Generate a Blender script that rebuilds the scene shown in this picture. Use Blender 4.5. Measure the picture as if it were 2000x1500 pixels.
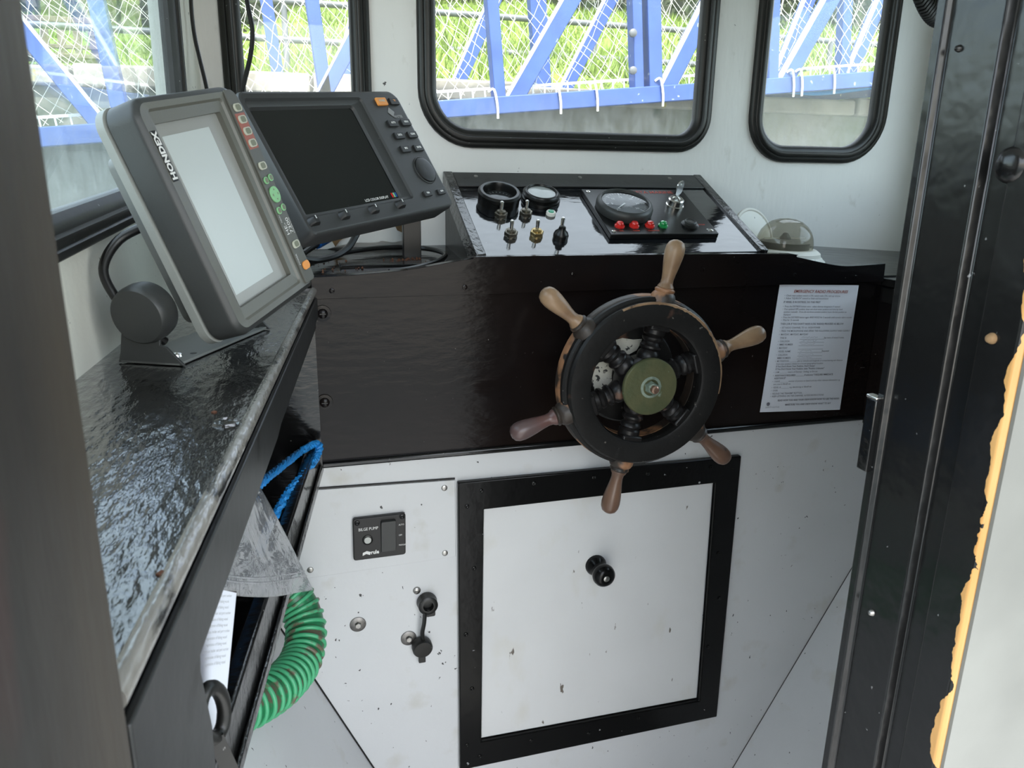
import bpy, math, random
from mathutils import Vector, Matrix
from mathutils.geometry import tessellate_polygon
random.seed(7)
S = bpy.context.scene
COL = S.collection
R = math.radians
for o in list(bpy.data.objects):
    bpy.data.objects.remove(o)

# ------------------------------------------------------------------ camera
CAM = Vector((0, 0, 1.45))
YAW, PITCH, ROLL = R(16.33), R(15.89), R(.89)
FW = Vector((math.sin(YAW) * math.cos(PITCH), math.cos(YAW) * math.cos(PITCH), -math.sin(PITCH)))
R0 = Vector((math.cos(YAW), -math.sin(YAW), 0))
U0 = R0.cross(FW)
RT = R0 * math.cos(ROLL) + U0 * math.sin(ROLL)
UP = U0 * math.cos(ROLL) - R0 * math.sin(ROLL)
cd = bpy.data.cameras.new('camera')
cam = bpy.data.objects.new('camera', cd)
COL.objects.link(cam)
cam.matrix_world = Matrix(((RT.x, UP.x, -FW.x, CAM.x), (RT.y, UP.y, -FW.y, CAM.y), (RT.z, UP.z, -FW.z, CAM.z), (0, 0, 0, 1)))
cd.sensor_width = 36
cd.lens = 27
cd.clip_start = .01
cd.clip_end = 200
cd.dof.use_dof = True
cd.dof.focus_distance = 1.15
cd.dof.aperture_fstop = 22
S.camera = cam

# ------------------------------------------------------------------ sky, sun, exposure
wd = bpy.data.worlds.new('world')
S.world = wd
wd.use_nodes = True
wn = wd.node_tree
wn.nodes.clear()
sky = wn.nodes.new('ShaderNodeTexSky')
sky.sky_type = 'NISHITA'
sky.sun_disc = False
sky.sun_elevation = R(62)
sky.sun_rotation = R(185)
sky.air_density = 1.2
sky.dust_density = 2.5
sky.ozone_density = 1.0
bg = wn.nodes.new('ShaderNodeBackground')
bg.inputs[1].default_value = .36
wo = wn.nodes.new('ShaderNodeOutputWorld')
haze = wn.nodes.new('ShaderNodeMix')          # thin bright cloud over the blue
haze.data_type = 'RGBA'
haze.inputs[0].default_value = .70
haze.inputs[7].default_value = (2.35, 2.35, 2.28, 1)
wn.links.new(sky.outputs[0], haze.inputs[6])
wn.links.new(haze.outputs[2], bg.inputs[0])
wn.links.new(bg.outputs[0], wo.inputs[0])
sl = bpy.data.lights.new('sun', 'SUN')
sl.energy = 2.3
sl.angle = R(.6)
sl.color = (1, .95, .86)
so = bpy.data.objects.new('sun', sl)
COL.objects.link(so)
so.rotation_euler = Vector((.08, .6, -1)).to_track_quat('-Z', 'Y').to_euler()
S.view_settings.view_transform = 'Standard'
S.view_settings.look = 'None'
S.view_settings.gamma = 1
S.view_settings.use_curve_mapping = False
S.view_settings.exposure = 2.1


# ------------------------------------------------------------------ placing helpers
def ray(px, py):
    return RT * ((px - 1000) / 1500) - UP * ((py - 750) / 1500) + FW


def at(px, py, y):
    """point at forward distance y"""
    r = ray(px, py)
    return CAM + r * (y / r.y)


def atz(px, py, z):
    r = ray(px, py)
    return CAM + r * ((z - CAM.z) / r.z)


class Frame:
    def __init__(s, o, x, y, z):
        s.o, s.x, s.y, s.z = Vector(o), Vector(x).normalized(), Vector(y).normalized(), Vector(z).normalized()

    def __call__(s, a, b, c=0):
        return s.o + s.x * a + s.y * b + s.z * c


WORLD = Frame((0, 0, 0), (1, 0, 0), (0, 1, 0), (0, 0, 1))
def wallF(y):  # x right, y up, z toward the viewer (aft)
    return Frame((0, y, 0), (1, 0, 0), (0, 0, 1), (0, -1, 0))


def rrect(x0, x1, y0, y1, r, n=6):
    rs = r if isinstance(r, (tuple, list)) else (r,) * 4   # bl br tr tl
    out = []
    for (cx, cy, a0, q) in ((x0 + rs[0], y0 + rs[0], 180, rs[0]), (x1 - rs[1], y0 + rs[1], 270, rs[1]),
                            (x1 - rs[2], y1 - rs[2], 0, rs[2]), (x0 + rs[3], y1 - rs[3], 90, rs[3])):
        for i in range(n + 1):
            a = R(a0 + 90 * i / n)
            out.append((cx + q * math.cos(a), cy + q * math.sin(a)))
    return out


def circ(cx, cy, r, n=24, ry=None):
    return [(cx + r * math.cos(2 * math.pi * i / n), cy + (ry or r) * math.sin(2 * math.pi * i / n)) for i in range(n)]


def offset(path, d):
    n = len(path)
    out = []
    for i in range(n):
        a, b, c = Vector(path[i - 1]), Vector(path[i]), Vector(path[(i + 1) % n])
        t = (c - a)
        t.normalize()
        out.append((b.x + t.y * d, b.y - t.x * d))
    return out


def smooth_path(pts, k=6):
    pts = [Vector(p) for p in pts]
    out = []
    n = len(pts)
    for i in range(n - 1):
        p0, p1, p2, p3 = pts[max(i - 1, 0)], pts[i], pts[i + 1], pts[min(i + 2, n - 1)]
        for j in range(k):
            t = j / k
            out.append(.5 * ((2 * p1) + (p2 - p0) * t + (2 * p0 - 5 * p1 + 4 * p2 - p3) * t * t + (3 * p1 - p0 - 3 * p2 + p3) * t ** 3))
    out.append(pts[-1])
    return out


def frames_along(pts):
    pts = [Vector(p) for p in pts]
    n = len(pts)
    T = [(pts[min(i + 1, n - 1)] - pts[max(i - 1, 0)]).normalized() for i in range(n)]
    ref = Vector((0, 0, 1)) if abs(T[0].z) < .9 else Vector((1, 0, 0))
    N = (ref - T[0] * ref.dot(T[0])).normalized()
    out = []
    for i in range(n):
        N = (N - T[i] * N.dot(T[i])).normalized()
        out.append((pts[i], T[i], N, T[i].cross(N)))
    return out


class MB:
    def __init__(s, F=WORLD):
        s.v, s.f, s.F = [], [], F

    def add(s, vs, fs, raw=False):
        b = len(s.v)
        s.v += [Vector(p) if raw else s.F(*p) for p in vs]
        s.f += [[b + i for i in f] for f in fs]
        return s

    def box(s, x0, x1, y0, y1, z0, z1):
        return s.add([(x0, y0, z0), (x1, y0, z0), (x1, y1, z0), (x0, y1, z0), (x0, y0, z1), (x1, y0, z1), (x1, y1, z1), (x0, y1, z1)],
                     [(0, 3, 2, 1), (4, 5, 6, 7), (0, 1, 5, 4), (1, 2, 6, 5), (2, 3, 7, 6), (3, 0, 4, 7)])

    def prism(s, poly, z0, z1):
        n = len(poly)
        return s.add([(a, b, z0) for a, b in poly] + [(a, b, z1) for a, b in poly],
                     [tuple(reversed(range(n))), tuple(range(n, 2 * n))] + [(i, (i + 1) % n, n + (i + 1) % n, n + i) for i in range(n)])

    def loops(s, loops, cap0=False, cap1=False, closed=False):
        """skin of equal-count rings given in frame coordinates"""
        n = len(loops[0])
        vs = [p for l in loops for p in l]
        fs = []
        m = len(loops)
        for k in range(m if closed else m - 1):
            k2 = (k + 1) % m
            for i in range(n):
                fs.append((k * n + i, k * n + (i + 1) % n, k2 * n + (i + 1) % n, k2 * n + i))
        if cap0:
            fs.append(tuple(reversed(range(n))))
        if cap1:
            fs.append(tuple(range((m - 1) * n, m * n)))
        return s.add(vs, fs)

    def ringsweep(s, path, prof, closed=True):
        """profile [(offset, height)] carried round a closed 2D path"""
        return s.loops([[(p[0], p[1], h) for p in (offset(path, d) if d else path)] for d, h in prof], closed=closed)

    def lathe(s, o, ax, prof, n=20, cap0=True, cap1=True):
        """profile [(r, h)] turned about axis ax at o (world coordinates)"""
        o, ax = Vector(o), Vector(ax).normalized()
        ref = Vector((0, 0, 1)) if abs(ax.z) < .9 else Vector((1, 0, 0))
        a = (ref - ax * ref.dot(ax)).normalized()
        b = ax.cross(a)
        vs, fs = [], []
        for r, h in prof:
            for i in range(n):
                t = 2 * math.pi * i / n
                vs.append(o + ax * h + (a * math.cos(t) + b * math.sin(t)) * max(r, 1e-5))
        for k in range(len(prof) - 1):
            for i in range(n):
                fs.append((k * n + i, k * n + (i + 1) % n, (k + 1) * n + (i + 1) % n, (k + 1) * n + i))
        if cap0:
            fs.append(tuple(reversed(range(n))))
        if cap1:
            fs.append(tuple(range((len(prof) - 1) * n, len(prof) * n)))
        return s.add(vs, fs, raw=True)

    def tube(s, pts, r, n=8, radii=None):
        vs, fs = [], []
        fr = frames_along(pts)
        for k, (p, t, a, b) in enumerate(fr):
            q = radii[k] if radii else r
            for i in range(n):
                w = 2 * math.pi * i / n
                vs.append(p + (a * math.cos(w) + b * math.sin(w)) * q)
        for k in range(len(fr) - 1):
            for i in range(n):
                fs.append((k * n + i, k * n + (i + 1) % n, (k + 1) * n + (i + 1) % n, (k + 1) * n + i))
        fs += [tuple(reversed(range(n))), tuple(range((len(fr) - 1) * n, len(fr) * n))]
        return s.add(vs, fs, raw=True)

    def bar(s, a, b, w, h, up=(0, 0, 1)):
        """rectangular bar from a to b"""
        a, b = Vector(a), Vector(b)
        t = (b - a).normalized()
        u = Vector(up)
        sd = t.cross(u).normalized() * (w / 2)
        u2 = sd.normalized().cross(t) * (h / 2)
        vs = [p + x + y for p in (a, b) for x, y in ((-sd, -u2), (sd, -u2), (sd, u2), (-sd, u2))]
        return s.add(vs, [(3, 2, 1, 0), (4, 5, 6, 7), (0, 1, 5, 4), (1, 2, 6, 5), (2, 3, 7, 6), (3, 0, 4, 7)], raw=True)

    def plate(s, outer, holes, z0, z1):
        """flat sheet with holes"""
        polys = [outer] + holes
        tri = tessellate_polygon([[Vector((a, b, 0)) for a, b in p] for p in polys])
        flat = [p for q in polys for p in q]
        n = len(flat)
        vs = [(a, b, z0) for a, b in flat] + [(a, b, z1) for a, b in flat]
        fs = []
        for t in tri:
            a, b, c = (Vector(flat[i]) for i in t)
            cr = (b.x - a.x) * (c.y - a.y) - (b.y - a.y) * (c.x - a.x)
            t = tuple(t) if cr > 0 else tuple(reversed(t))
            fs += [tuple(i + n for i in t), tuple(reversed(t))]
        st = 0
        for p in polys:
            m = len(p)
            for i in range(m):
                a, b = st + i, st + (i + 1) % m
                fs.append((a, b, b + n, a + n))
            st += m
        return s.add(vs, fs)

    def strands(s, path, R_, r, twist, n=3, k=6):
        fr = frames_along(path)
        L = 0
        acc = [0]
        for i in range(1, len(fr)):
            L += (fr[i][0] - fr[i - 1][0]).length
            acc.append(L)
        for q in range(n):
            pts = [p + (a * math.cos(l * twist + 2 * math.pi * q / n) + b * math.sin(l * twist + 2 * math.pi * q / n)) * R_ for (p, t, a, b), l in zip(fr, acc)]
            s.tube(pts, r, k)
        return s

    def text(s, txt, x, y, size, z=.0003, align='LEFT', rot=0, sx=1, shear=0, bold=0):
        cu = bpy.data.curves.new('t', 'FONT')
        cu.body = txt
        cu.size = size
        cu.align_x = align
        cu.align_y = 'CENTER'
        cu.resolution_u = 2
        cu.shear = shear
        cu.offset = bold
        ob = bpy.data.objects.new('t', cu)
        COL.objects.link(ob)
        dg = bpy.context.evaluated_depsgraph_get()
        me = bpy.data.meshes.new_from_object(ob.evaluated_get(dg))
        c, q = math.cos(rot), math.sin(rot)
        vs = [(x + v.co.x * sx * c - v.co.y * q, y + v.co.x * sx * q + v.co.y * c, z) for v in me.vertices]
        fs = [tuple(p.vertices) for p in me.polygons]
        s.add(vs, fs)
        bpy.data.objects.remove(ob)
        bpy.data.curves.remove(cu)
        bpy.data.meshes.remove(me)
        return s

    def build(s, name, m, parent=None, bevel=0, smooth=40, seg=2, flip=False, **tags):
        me = bpy.data.meshes.new(name)
        org = ROOT.get(parent.name, Vector()) if parent else Vector()
        if not parent and s.v:
            xs = [p.x for p in s.v]; ys = [p.y for p in s.v]; zs = [p.z for p in s.v]
        me.from_pydata([tuple(p) for p in s.v], [], s.f)
        me.validate()
        me.update()
        me.materials.append(m)
        if smooth:
            me.polygons.foreach_set('use_smooth', [True] * len(me.polygons))
            me.set_sharp_from_angle(angle=R(smooth))
        o = bpy.data.objects.new(name, me)
        COL.objects.link(o)
        if parent:
            o.parent = parent
            o.matrix_parent_inverse = Matrix.Translation(-org)
        if bevel:
            b = o.modifiers.new('edge', 'BEVEL')
            b.width = bevel
            b.segments = seg
            b.limit_method = 'ANGLE'
            b.angle_limit = R(40)
            b.harden_normals = False
        for k, v in tags.items():
            o[k] = v
        return o


ROOT = {}


def thing(name, loc, label=None, category=None, group=None, kind=None):
    o = bpy.data.objects.new(name, None)
    o.empty_display_size = .02
    o.location = loc
    COL.objects.link(o)
    ROOT[o.name] = Vector(loc)
    if label: o['label'] = label
    if category: o['category'] = category
    if group: o['group'] = group
    if kind: o['kind'] = kind
    return o


# ------------------------------------------------------------------ materials
def mat(name, col, rough=.5, metal=0, var=0, vs=25, var_col=None, stretch=(1, 1, 1), bump=0, bs=120, bstretch=(1, 1, 1), specks=(), coat=0, spec=.5, rvar=0, emit=None):
    m = bpy.data.materials.new(name)
    m.use_nodes = True
    nt = m.node_tree
    N, L = nt.nodes, nt.links
    b = N['Principled BSDF']
    b.inputs['Roughness'].default_value = rough
    b.inputs['Metallic'].default_value = metal
    b.inputs['Specular IOR Level'].default_value = spec
    if coat:
        b.inputs['Coat Weight'].default_value = coat
        b.inputs['Coat Roughness'].default_value = .08
    tc = N.new('ShaderNodeTexCoord')

    def noise(scale, st=(1, 1, 1), detail=3, off=0):
        mp = N.new('ShaderNodeMapping')
        mp.inputs['Scale'].default_value = st
        mp.inputs['Location'].default_value = (off, off * .7, off * .3)
        L.new(tc.outputs['Object'], mp.inputs[0])
        t = N.new('ShaderNodeTexNoise')
        t.inputs['Scale'].default_value = scale
        t.inputs['Detail'].default_value = detail
        L.new(mp.outputs[0], t.inputs[0])
        return t.outputs[0]

    def ramp(x, a, c):
        r = N.new('ShaderNodeMapRange')
        r.inputs[1].default_value = a
        r.inputs[2].default_value = c
        L.new(x, r.inputs[0])
        return r.outputs[0]

    def mix(f, a, c):
        x = N.new('ShaderNodeMix')
        x.data_type = 'RGBA'
        if isinstance(f, float):
            x.inputs[0].default_value = f
        else:
            L.new(f, x.inputs[0])
        for sock, val in ((6, a), (7, c)):
            if isinstance(val, tuple):
                x.inputs[sock].default_value = (*val, 1)
            else:
                L.new(val, x.inputs[sock])
        return x.outputs[2]
    cur = tuple(col)
    if var:
        vc = var_col or tuple(c * (1 - var) for c in col)
        cur = mix(ramp(noise(vs, stretch, 4), .35, .7), tuple(col), tuple(vc))
    for i, (sc, scale, lo, hi, st) in enumerate(specks):
        cur = mix(ramp(noise(scale, st, 4, 3.1 * (i + 1)), lo, hi), cur, tuple(sc))
    if isinstance(cur, tuple):
        b.inputs['Base Color'].default_value = (*cur, 1)
    else:
        L.new(cur, b.inputs['Base Color'])
    if rvar:
        r = N.new('ShaderNodeMapRange')
        r.inputs[1].default_value = .3
        r.inputs[2].default_value = .7
        r.inputs[3].default_value = max(rough - rvar, .02)
        r.inputs[4].default_value = rough + rvar
        L.new(noise(vs * .7, stretch, 3, 9), r.inputs[0])
        L.new(r.outputs[0], b.inputs['Roughness'])
    if bump:
        bp = N.new('ShaderNodeBump')
        bp.inputs['Strength'].default_value = 1
        bp.inputs['Distance'].default_value = bump
        L.new(noise(bs, bstretch, 3, 5), bp.inputs['Height'])
        L.new(bp.outputs[0], b.inputs['Normal'])
        if coat:
            L.new(bp.outputs[0], b.inputs['Coat Normal'])
    m['n'] = 1
    return m


CHIP = (.03, .03, .03)
M = {}
M['white'] = mat('white_paint', (.80, .80, .785), .38, var=.06, vs=6, bump=.0006, bs=70, bstretch=(1, 1, .25),
                 specks=(((.60, .59, .55), 30, .66, .8, (1, 1, .5)), (CHIP, 75, .72, .735, (1, 1, .6))))
M['white_low'] = mat('white_paint_scuffed', (.62, .63, .635), .36, var=.06, vs=5, bump=.0004, bs=60,
                     specks=(((.52, .51, .47), 16, .6, .8, (1, 1, 1)), (CHIP, 95, .72, .735, (1, 1, .8)), ((.1, .09, .08), 40, .735, .75, (1, 1, .4))))
M['cream'] = mat('cream_wall_paint', (.78, .78, .70), .45, var=.08, vs=9, bump=.0012, bs=55, specks=((CHIP, 60, .70, .72, (1, 1, 1)),))
M['hatch'] = mat('hatch_white_paint', (.66, .665, .66), .4, var=.05, vs=7, bump=.0003, bs=60,
                 specks=(((.6, .59, .54), 14, .62, .8, (1, 1, .5)), ((.14, .12, .1), 60, .70, .72, (1, 1, .35))))
M['black'] = mat('black_gloss_paint', (.008, .008, .008), .16, bump=.0007, bs=75, bstretch=(.35, 1, 1), var=.3, vs=12,
                 specks=(((.16, .16, .15), 170, .735, .745, (1, 1, 1)),), rvar=.05)
M['panelblack'] = mat('black_brushed_panel_paint', (.010, .0065, .0055), .17, spec=.2, bump=.0005, bs=85, bstretch=(.35, 1, 1), var=.5, vs=3,
                      var_col=(.004, .004, .005), specks=(((.16, .15, .14), 150, .735, .745, (1, 1, 1)),), rvar=.05)
M['shelf'] = mat('black_shelf_gloss_paint', (.006, .006, .0065), .2, spec=.8, coat=.9, bump=.0015, bs=150, bstretch=(1, .34, 1), var=.4, vs=7,
                 specks=(((.2, .19, .18), 160, .735, .745, (1, 1, 1)),), rvar=.05)
M['console'] = mat('console_gloss_paint', (.007, .008, .010), .09, spec=1.0, coat=.45, bump=.00040, bs=60, bstretch=(.5, 1, 1),
                   specks=(((.3, .3, .3), 150, .745, .755, (1, 1, 1)),))
M['satin'] = mat('charcoal_satin_board', (.018, .019, .019), .36, var=.3, vs=8, bump=.0004, bs=40, specks=(((.004, .004, .004), 30, .64, .7, (1, 1, 1)),))
M['edge'] = mat('worn_black_edging', (.012, .012, .012), .17, spec=.8, bump=.0018, bs=150, bstretch=(1, .35, 1),
                specks=(((.2, .19, .17), 90, .68, .74, (1, .3, 1)),))
M['shelfedge'] = mat('worn_shelf_edge_highlight', (.22, .21, .19), .25, spec=1.0, coat=.6, bump=.0015, bs=150, bstretch=(1, .35, 1),  # pale base paints in the highlight along the rounded edge, worn flecks over it
                     specks=(((.02, .02, .02), 70, .56, .62, (1, .22, 1)),))
M['hatchblack'] = mat('hatch_frame_black', (.005, .005, .005), .22, spec=.22, bump=.0004, bs=45, specks=(((.3, .3, .3), 70, .735, .75, (1, 1, 1)),))
M['rubber'] = mat('black_window_rubber', (.010, .010, .009), .4, bump=.0003, bs=30, var=.4, vs=30, specks=(((.2, .2, .19), 160, .72, .735, (1, 1, 1)),))
M['cable'] = mat('black_cable', (.010, .010, .010), .35)
M['plastic'] = mat('dark_grey_plastic', (.035, .037, .036), .42, bump=.0001, bs=900)
M['plastic_face'] = mat('warm_grey_bezel_plastic', (.115, .115, .098), .36, bump=.00008, bs=900)
M['plastic_strip'] = mat('grey_keypad_plastic', (.085, .085, .072), .45)
M['plastic_light'] = mat('pale_grey_plastic', (.27, .28, .26), .42, bump=.0001, bs=600)
M['plastic_back'] = mat('mid_grey_plastic', (.17, .175, .165), .45, bump=.0001, bs=600)
M['radar'] = mat('charcoal_radar_plastic', (.033, .034, .034), .45, bump=.00012, bs=900, specks=(((.3, .3, .3), 300, .76, .77, (1, 1, 1)),))
M['blackplastic'] = mat('black_plastic', (.006, .006, .006), .3, spec=.35)
M['screen_glass'] = mat('lcd_border_glass', (.30, .305, .29), .2)
M['screen_on'] = mat('pale_lcd_panel', (.50, .545, .54), .22)
M['screen_off'] = mat('dark_lcd_panel', (.008, .009, .009), .11, specks=(((.18, .18, .17), 200, .755, .765, (1, 1, 1)),))
M['orange'] = mat('orange_key', (.78, .30, .06), .45)
M['red'] = mat('red_key_backing', (.33, .10, .07), .5)
M['key_rim'] = mat('ivory_key', (.50, .50, .41), .5)
M['key_face'] = mat('olive_key_centre', (.17, .18, .12), .5)
M['key_green'] = mat('green_key', (.24, .52, .25), .5)
M['key_dark'] = mat('black_rubber_key', (.012, .012, .012), .45)
M['print'] = mat('white_print', (.75, .75, .73), .5)
M['print_grey'] = mat('grey_print', (.25, .25, .25), .5)
M['chrome'] = mat('chrome_metal', (.72, .70, .66), .2, metal=1, var=.25, vs=90)
M['steel'] = mat('dull_steel', (.42, .41, .39), .38, metal=1, var=.4, vs=120)
M['nut'] = mat('weathered_nut_metal', (.26, .24, .20), .4, metal=1, var=.5, vs=150)
M['brass'] = mat('tarnished_brass', (.55, .42, .20), .36, metal=1, var=.4, vs=150)
M['washer'] = mat('grey_steel_washer', (.26, .25, .24), .45, metal=1, var=.3, vs=140, bump=.0002, bs=300)
M['redlamp'] = mat('red_lamp_lens', (.62, .02, .015), .12, coat=.5)
M['greenlamp'] = mat('green_lamp_lens', (.01, .25, .06), .12, coat=.5)
M['greenled'] = mat('turquoise_led_lens', (.02, .30, .17), .2)
M['whiteplastic'] = mat('aged_white_plastic', (.76, .75, .69), .4, specks=((CHIP, 90, .68, .69, (1, 1, 1)),))
M['redprint'] = mat('red_print', (.42, .05, .03), .5)
M['dial'] = mat('black_dial', (.02, .022, .026), .4)
M['paledial'] = mat('fogged_dial', (.45, .46, .43), .3)
M['paper'] = mat('white_paper', (.72, .74, .80), .6, bump=.0012, bs=14)
M['ink'] = mat('grey_print_ink', (.14, .14, .17), .7)
M['ink_red'] = mat('brown_red_heading_ink', (.30, .08, .06), .7)
M['rope'] = mat('blue_polypropylene_rope', (.02, .28, .72), .4, var=.3, vs=200, bump=.0006, bs=500)
M['hose'] = mat('green_hose_wall', (.015, .20, .075), .35, var=.4, vs=40, specks=(((.10, .085, .055), 45, .53, .62, (1, 1, 1)),))
M['hoserib'] = mat('green_hose_rib', (.07, .40, .19), .35, specks=(((.13, .11, .07), 40, .57, .64, (1, 1, 1)),))
M['hub'] = mat('verdigris_bronze', (.115, .115, .055), .5, metal=.35, var=.5, vs=30, var_col=(.07, .085, .04), bump=.0006, bs=180, specks=(((.26, .33, .27), 60, .66, .72, (1, 1, 1)),))
M['verdigris'] = mat('pale_verdigris', (.25, .31, .25), .6, metal=.3, var=.4, vs=120, bump=.001, bs=250)
M['coppernut'] = mat('copper_bolt_end', (.42, .26, .19), .35, metal=.8, var=.4, vs=200)
M['rim'] = mat('worn_black_wheel_paint', (.010, .0095, .009), .48, spec=.3, bump=.0009, bs=60, var=.3, vs=20,
               specks=(((.12, .062, .04), 16, .62, .70, (1, 1, 1)), ((.11, .10, .09), 90, .70, .73, (1, 1, 1))))
M['rimwood'] = mat('worn_wheel_rim_edge', (.035, .026, .02), .45, bump=.0008, bs=70, var=.3, vs=20,
                   specks=(((.30, .15, .075), 14, .50, .56, (1, 1, 1)), ((.02, .018, .016), 30, .6, .66, (1, 1, 1))))
M['spoke'] = mat('dark_spoke_paint', (.010, .009, .009), .36, spec=.35, bump=.0005, bs=50, specks=(((.10, .05, .03), 25, .66, .72, (1, 1, 1)),))
M['wood_pale'] = mat('pale_bare_handle_wood', (.31, .20, .115), .36, var=.5, vs=26, var_col=(.17, .098, .055), stretch=(1, 1, 1), specks=(((.05, .03, .02), 40, .66, .70, (1, 1, 1)),), bump=.0004, bs=90)
M['wood_brown'] = mat('brown_handle_wood', (.15, .085, .055), .34, var=.5, vs=12, var_col=(.075, .04, .028), specks=(((.05, .03, .02), 50, .68, .71, (1, 1, 1)),), bump=.0004, bs=90)
M['wood_red'] = mat('reddish_handle_wood', (.12, .045, .035), .32, var=.5, vs=14, var_col=(.10, .08, .08), bump=.0004, bs=90)
M['whitepatch'] = mat('flaked_white_paint', (.55, .54, .47), .6, bump=.001, bs=200, specks=((CHIP, 130, .58, .62, (1, 1, 1)),))
M['bare'] = mat('torn_plywood', (.28, .17, .08), .8, var=.5, vs=60, bump=.002, bs=100)
M['bluetape'] = mat('blue_tape', (.01, .09, .33), .4)
M['rust'] = mat('rust_crumbs', (.13, .05, .024), .9)
M['post'] = mat('dark_brown_worn_post', (.050, .041, .030), .5, var=.6, vs=10, var_col=(.018, .017, .016), stretch=(1, 1, .3), bump=.001, bs=60, bstretch=(1, 1, .3),
                specks=(((.11, .10, .085), 40, .68, .76, (1, 1, .2)), ((.10, .03, .025), 7, .62, .8, (1, 1, .5))))
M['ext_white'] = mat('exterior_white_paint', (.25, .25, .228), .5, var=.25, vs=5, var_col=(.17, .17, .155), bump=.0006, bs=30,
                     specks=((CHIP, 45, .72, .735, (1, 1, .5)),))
M['ceiling'] = mat('ceiling_white_paint', (.82, .82, .79), .5, var=.1, vs=4)
M['floor'] = mat('grey_deck_paint', (.30, .31, .31), .5, var=.3, vs=8)
M['blue'] = mat('blue_gangway_paint', (.048, .098, .32), .45, var=.25, vs=9, specks=(((.35, .40, .5), 30, .68, .74, (1, 1, 1)),))
M['galv'] = mat('galvanised_pipe', (.15, .155, .165), .5, metal=.3, var=.2, vs=10)
M['net'] = mat('pale_net_twine', (.70, .70, .62), .6)
M['grating'] = mat('white_grating_and_sunlit_edge', (.75, .74, .70), .5)
M['quay'] = mat('stained_quay_concrete', (.22, .205, .17), .85, var=.6, vs=1.6, var_col=(.12, .14, .09), bump=.01, bs=8,
                specks=(((.30, .29, .26), 3, .58, .64, (1, 1, 1)), ((.06, .075, .04), 5, .62, .7, (1, 1, 1))))
M['coping'] = mat('pale_quay_coping', (.36, .33, .28), .85, var=.4, vs=4, bump=.01, bs=12, specks=(((.42, .36, .12), 8, .66, .7, (1, 1, 1)),))
M['path'] = mat('gravel_path', (.12, .11, .095), .9, var=.5, vs=14, bump=.01, bs=50)
M['bench'] = mat('weathered_bench_wood', (.17, .125, .10), .8, var=.4, vs=12, stretch=(1, 1, .3))
M['hedge'] = mat('hedge_leaves', (.06, .09, .035), .8, var=.6, vs=6, var_col=(.09, .08, .07))
M['earth'] = mat('grassy_earth', (.17, .24, .035), .9, var=.5, vs=2.5, var_col=(.12, .17, .03), bump=.02, bs=20)
M['grass'] = mat('grass_blades', (.18, .26, .035), .7, var=.6, vs=1.6, var_col=(.10, .15, .022))


def make_jamb():
    m = mat('black_jamb_paint', (.010, .010, .010), .2, bump=.0014, bs=22, var=.3, vs=8, specks=(((.2, .2, .2), 120, .735, .745, (1, 1, 1)),))
    nt = m.node_tree
    N, L = nt.nodes, nt.links
    b = N['Principled BSDF']
    tc = N.new('ShaderNodeTexCoord')
    sp = N.new('ShaderNodeSeparateXYZ')
    L.new(tc.outputs['Object'], sp.inputs[0])
    nz = N.new('ShaderNodeTexNoise')
    nz.inputs['Scale'].default_value = 32
    nz.inputs['Detail'].default_value = 5
    L.new(tc.outputs['Object'], nz.inputs[0])
    # the bare strip is worn off the near corner only: depth along y plus ragged noise
    s1 = N.new('ShaderNodeMath'); s1.operation = 'MULTIPLY_ADD'
    s1.inputs[1].default_value = .026; s1.inputs[2].default_value = -.0122
    L.new(nz.outputs[0], s1.inputs[0])
    s2 = N.new('ShaderNodeMath'); s2.operation = 'ADD'; s2.inputs[1].default_value = .3755
    L.new(s1.outputs[0], s2.inputs[0])
    s3 = N.new('ShaderNodeMath'); s3.operation = 'LESS_THAN'
    L.new(sp.outputs[1], s3.inputs[0]); L.new(s2.outputs[0], s3.inputs[1])
    lk = b.inputs['Base Color'].links[0].from_socket
    wn_ = N.new('ShaderNodeTexNoise'); wn_.inputs['Scale'].default_value = 18
    mp = N.new('ShaderNodeMapping'); mp.inputs['Scale'].default_value = (3, 3, .5)
    L.new(tc.outputs['Object'], mp.inputs[0]); L.new(mp.outputs[0], wn_.inputs[0])
    wc = N.new('ShaderNodeMix'); wc.data_type = 'RGBA'
    wc.inputs[6].default_value = (.82, .50, .20, 1); wc.inputs[7].default_value = (.50, .22, .05, 1)
    L.new(wn_.outputs[0], wc.inputs[0])
    mx = N.new('ShaderNodeMix'); mx.data_type = 'RGBA'
    L.new(s3.outputs[0], mx.inputs[0]); L.new(lk, mx.inputs[6]); L.new(wc.outputs[2], mx.inputs[7])
    L.new(mx.outputs[2], b.inputs['Base Color'])
    return m


M['jamb'] = make_jamb()


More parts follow.
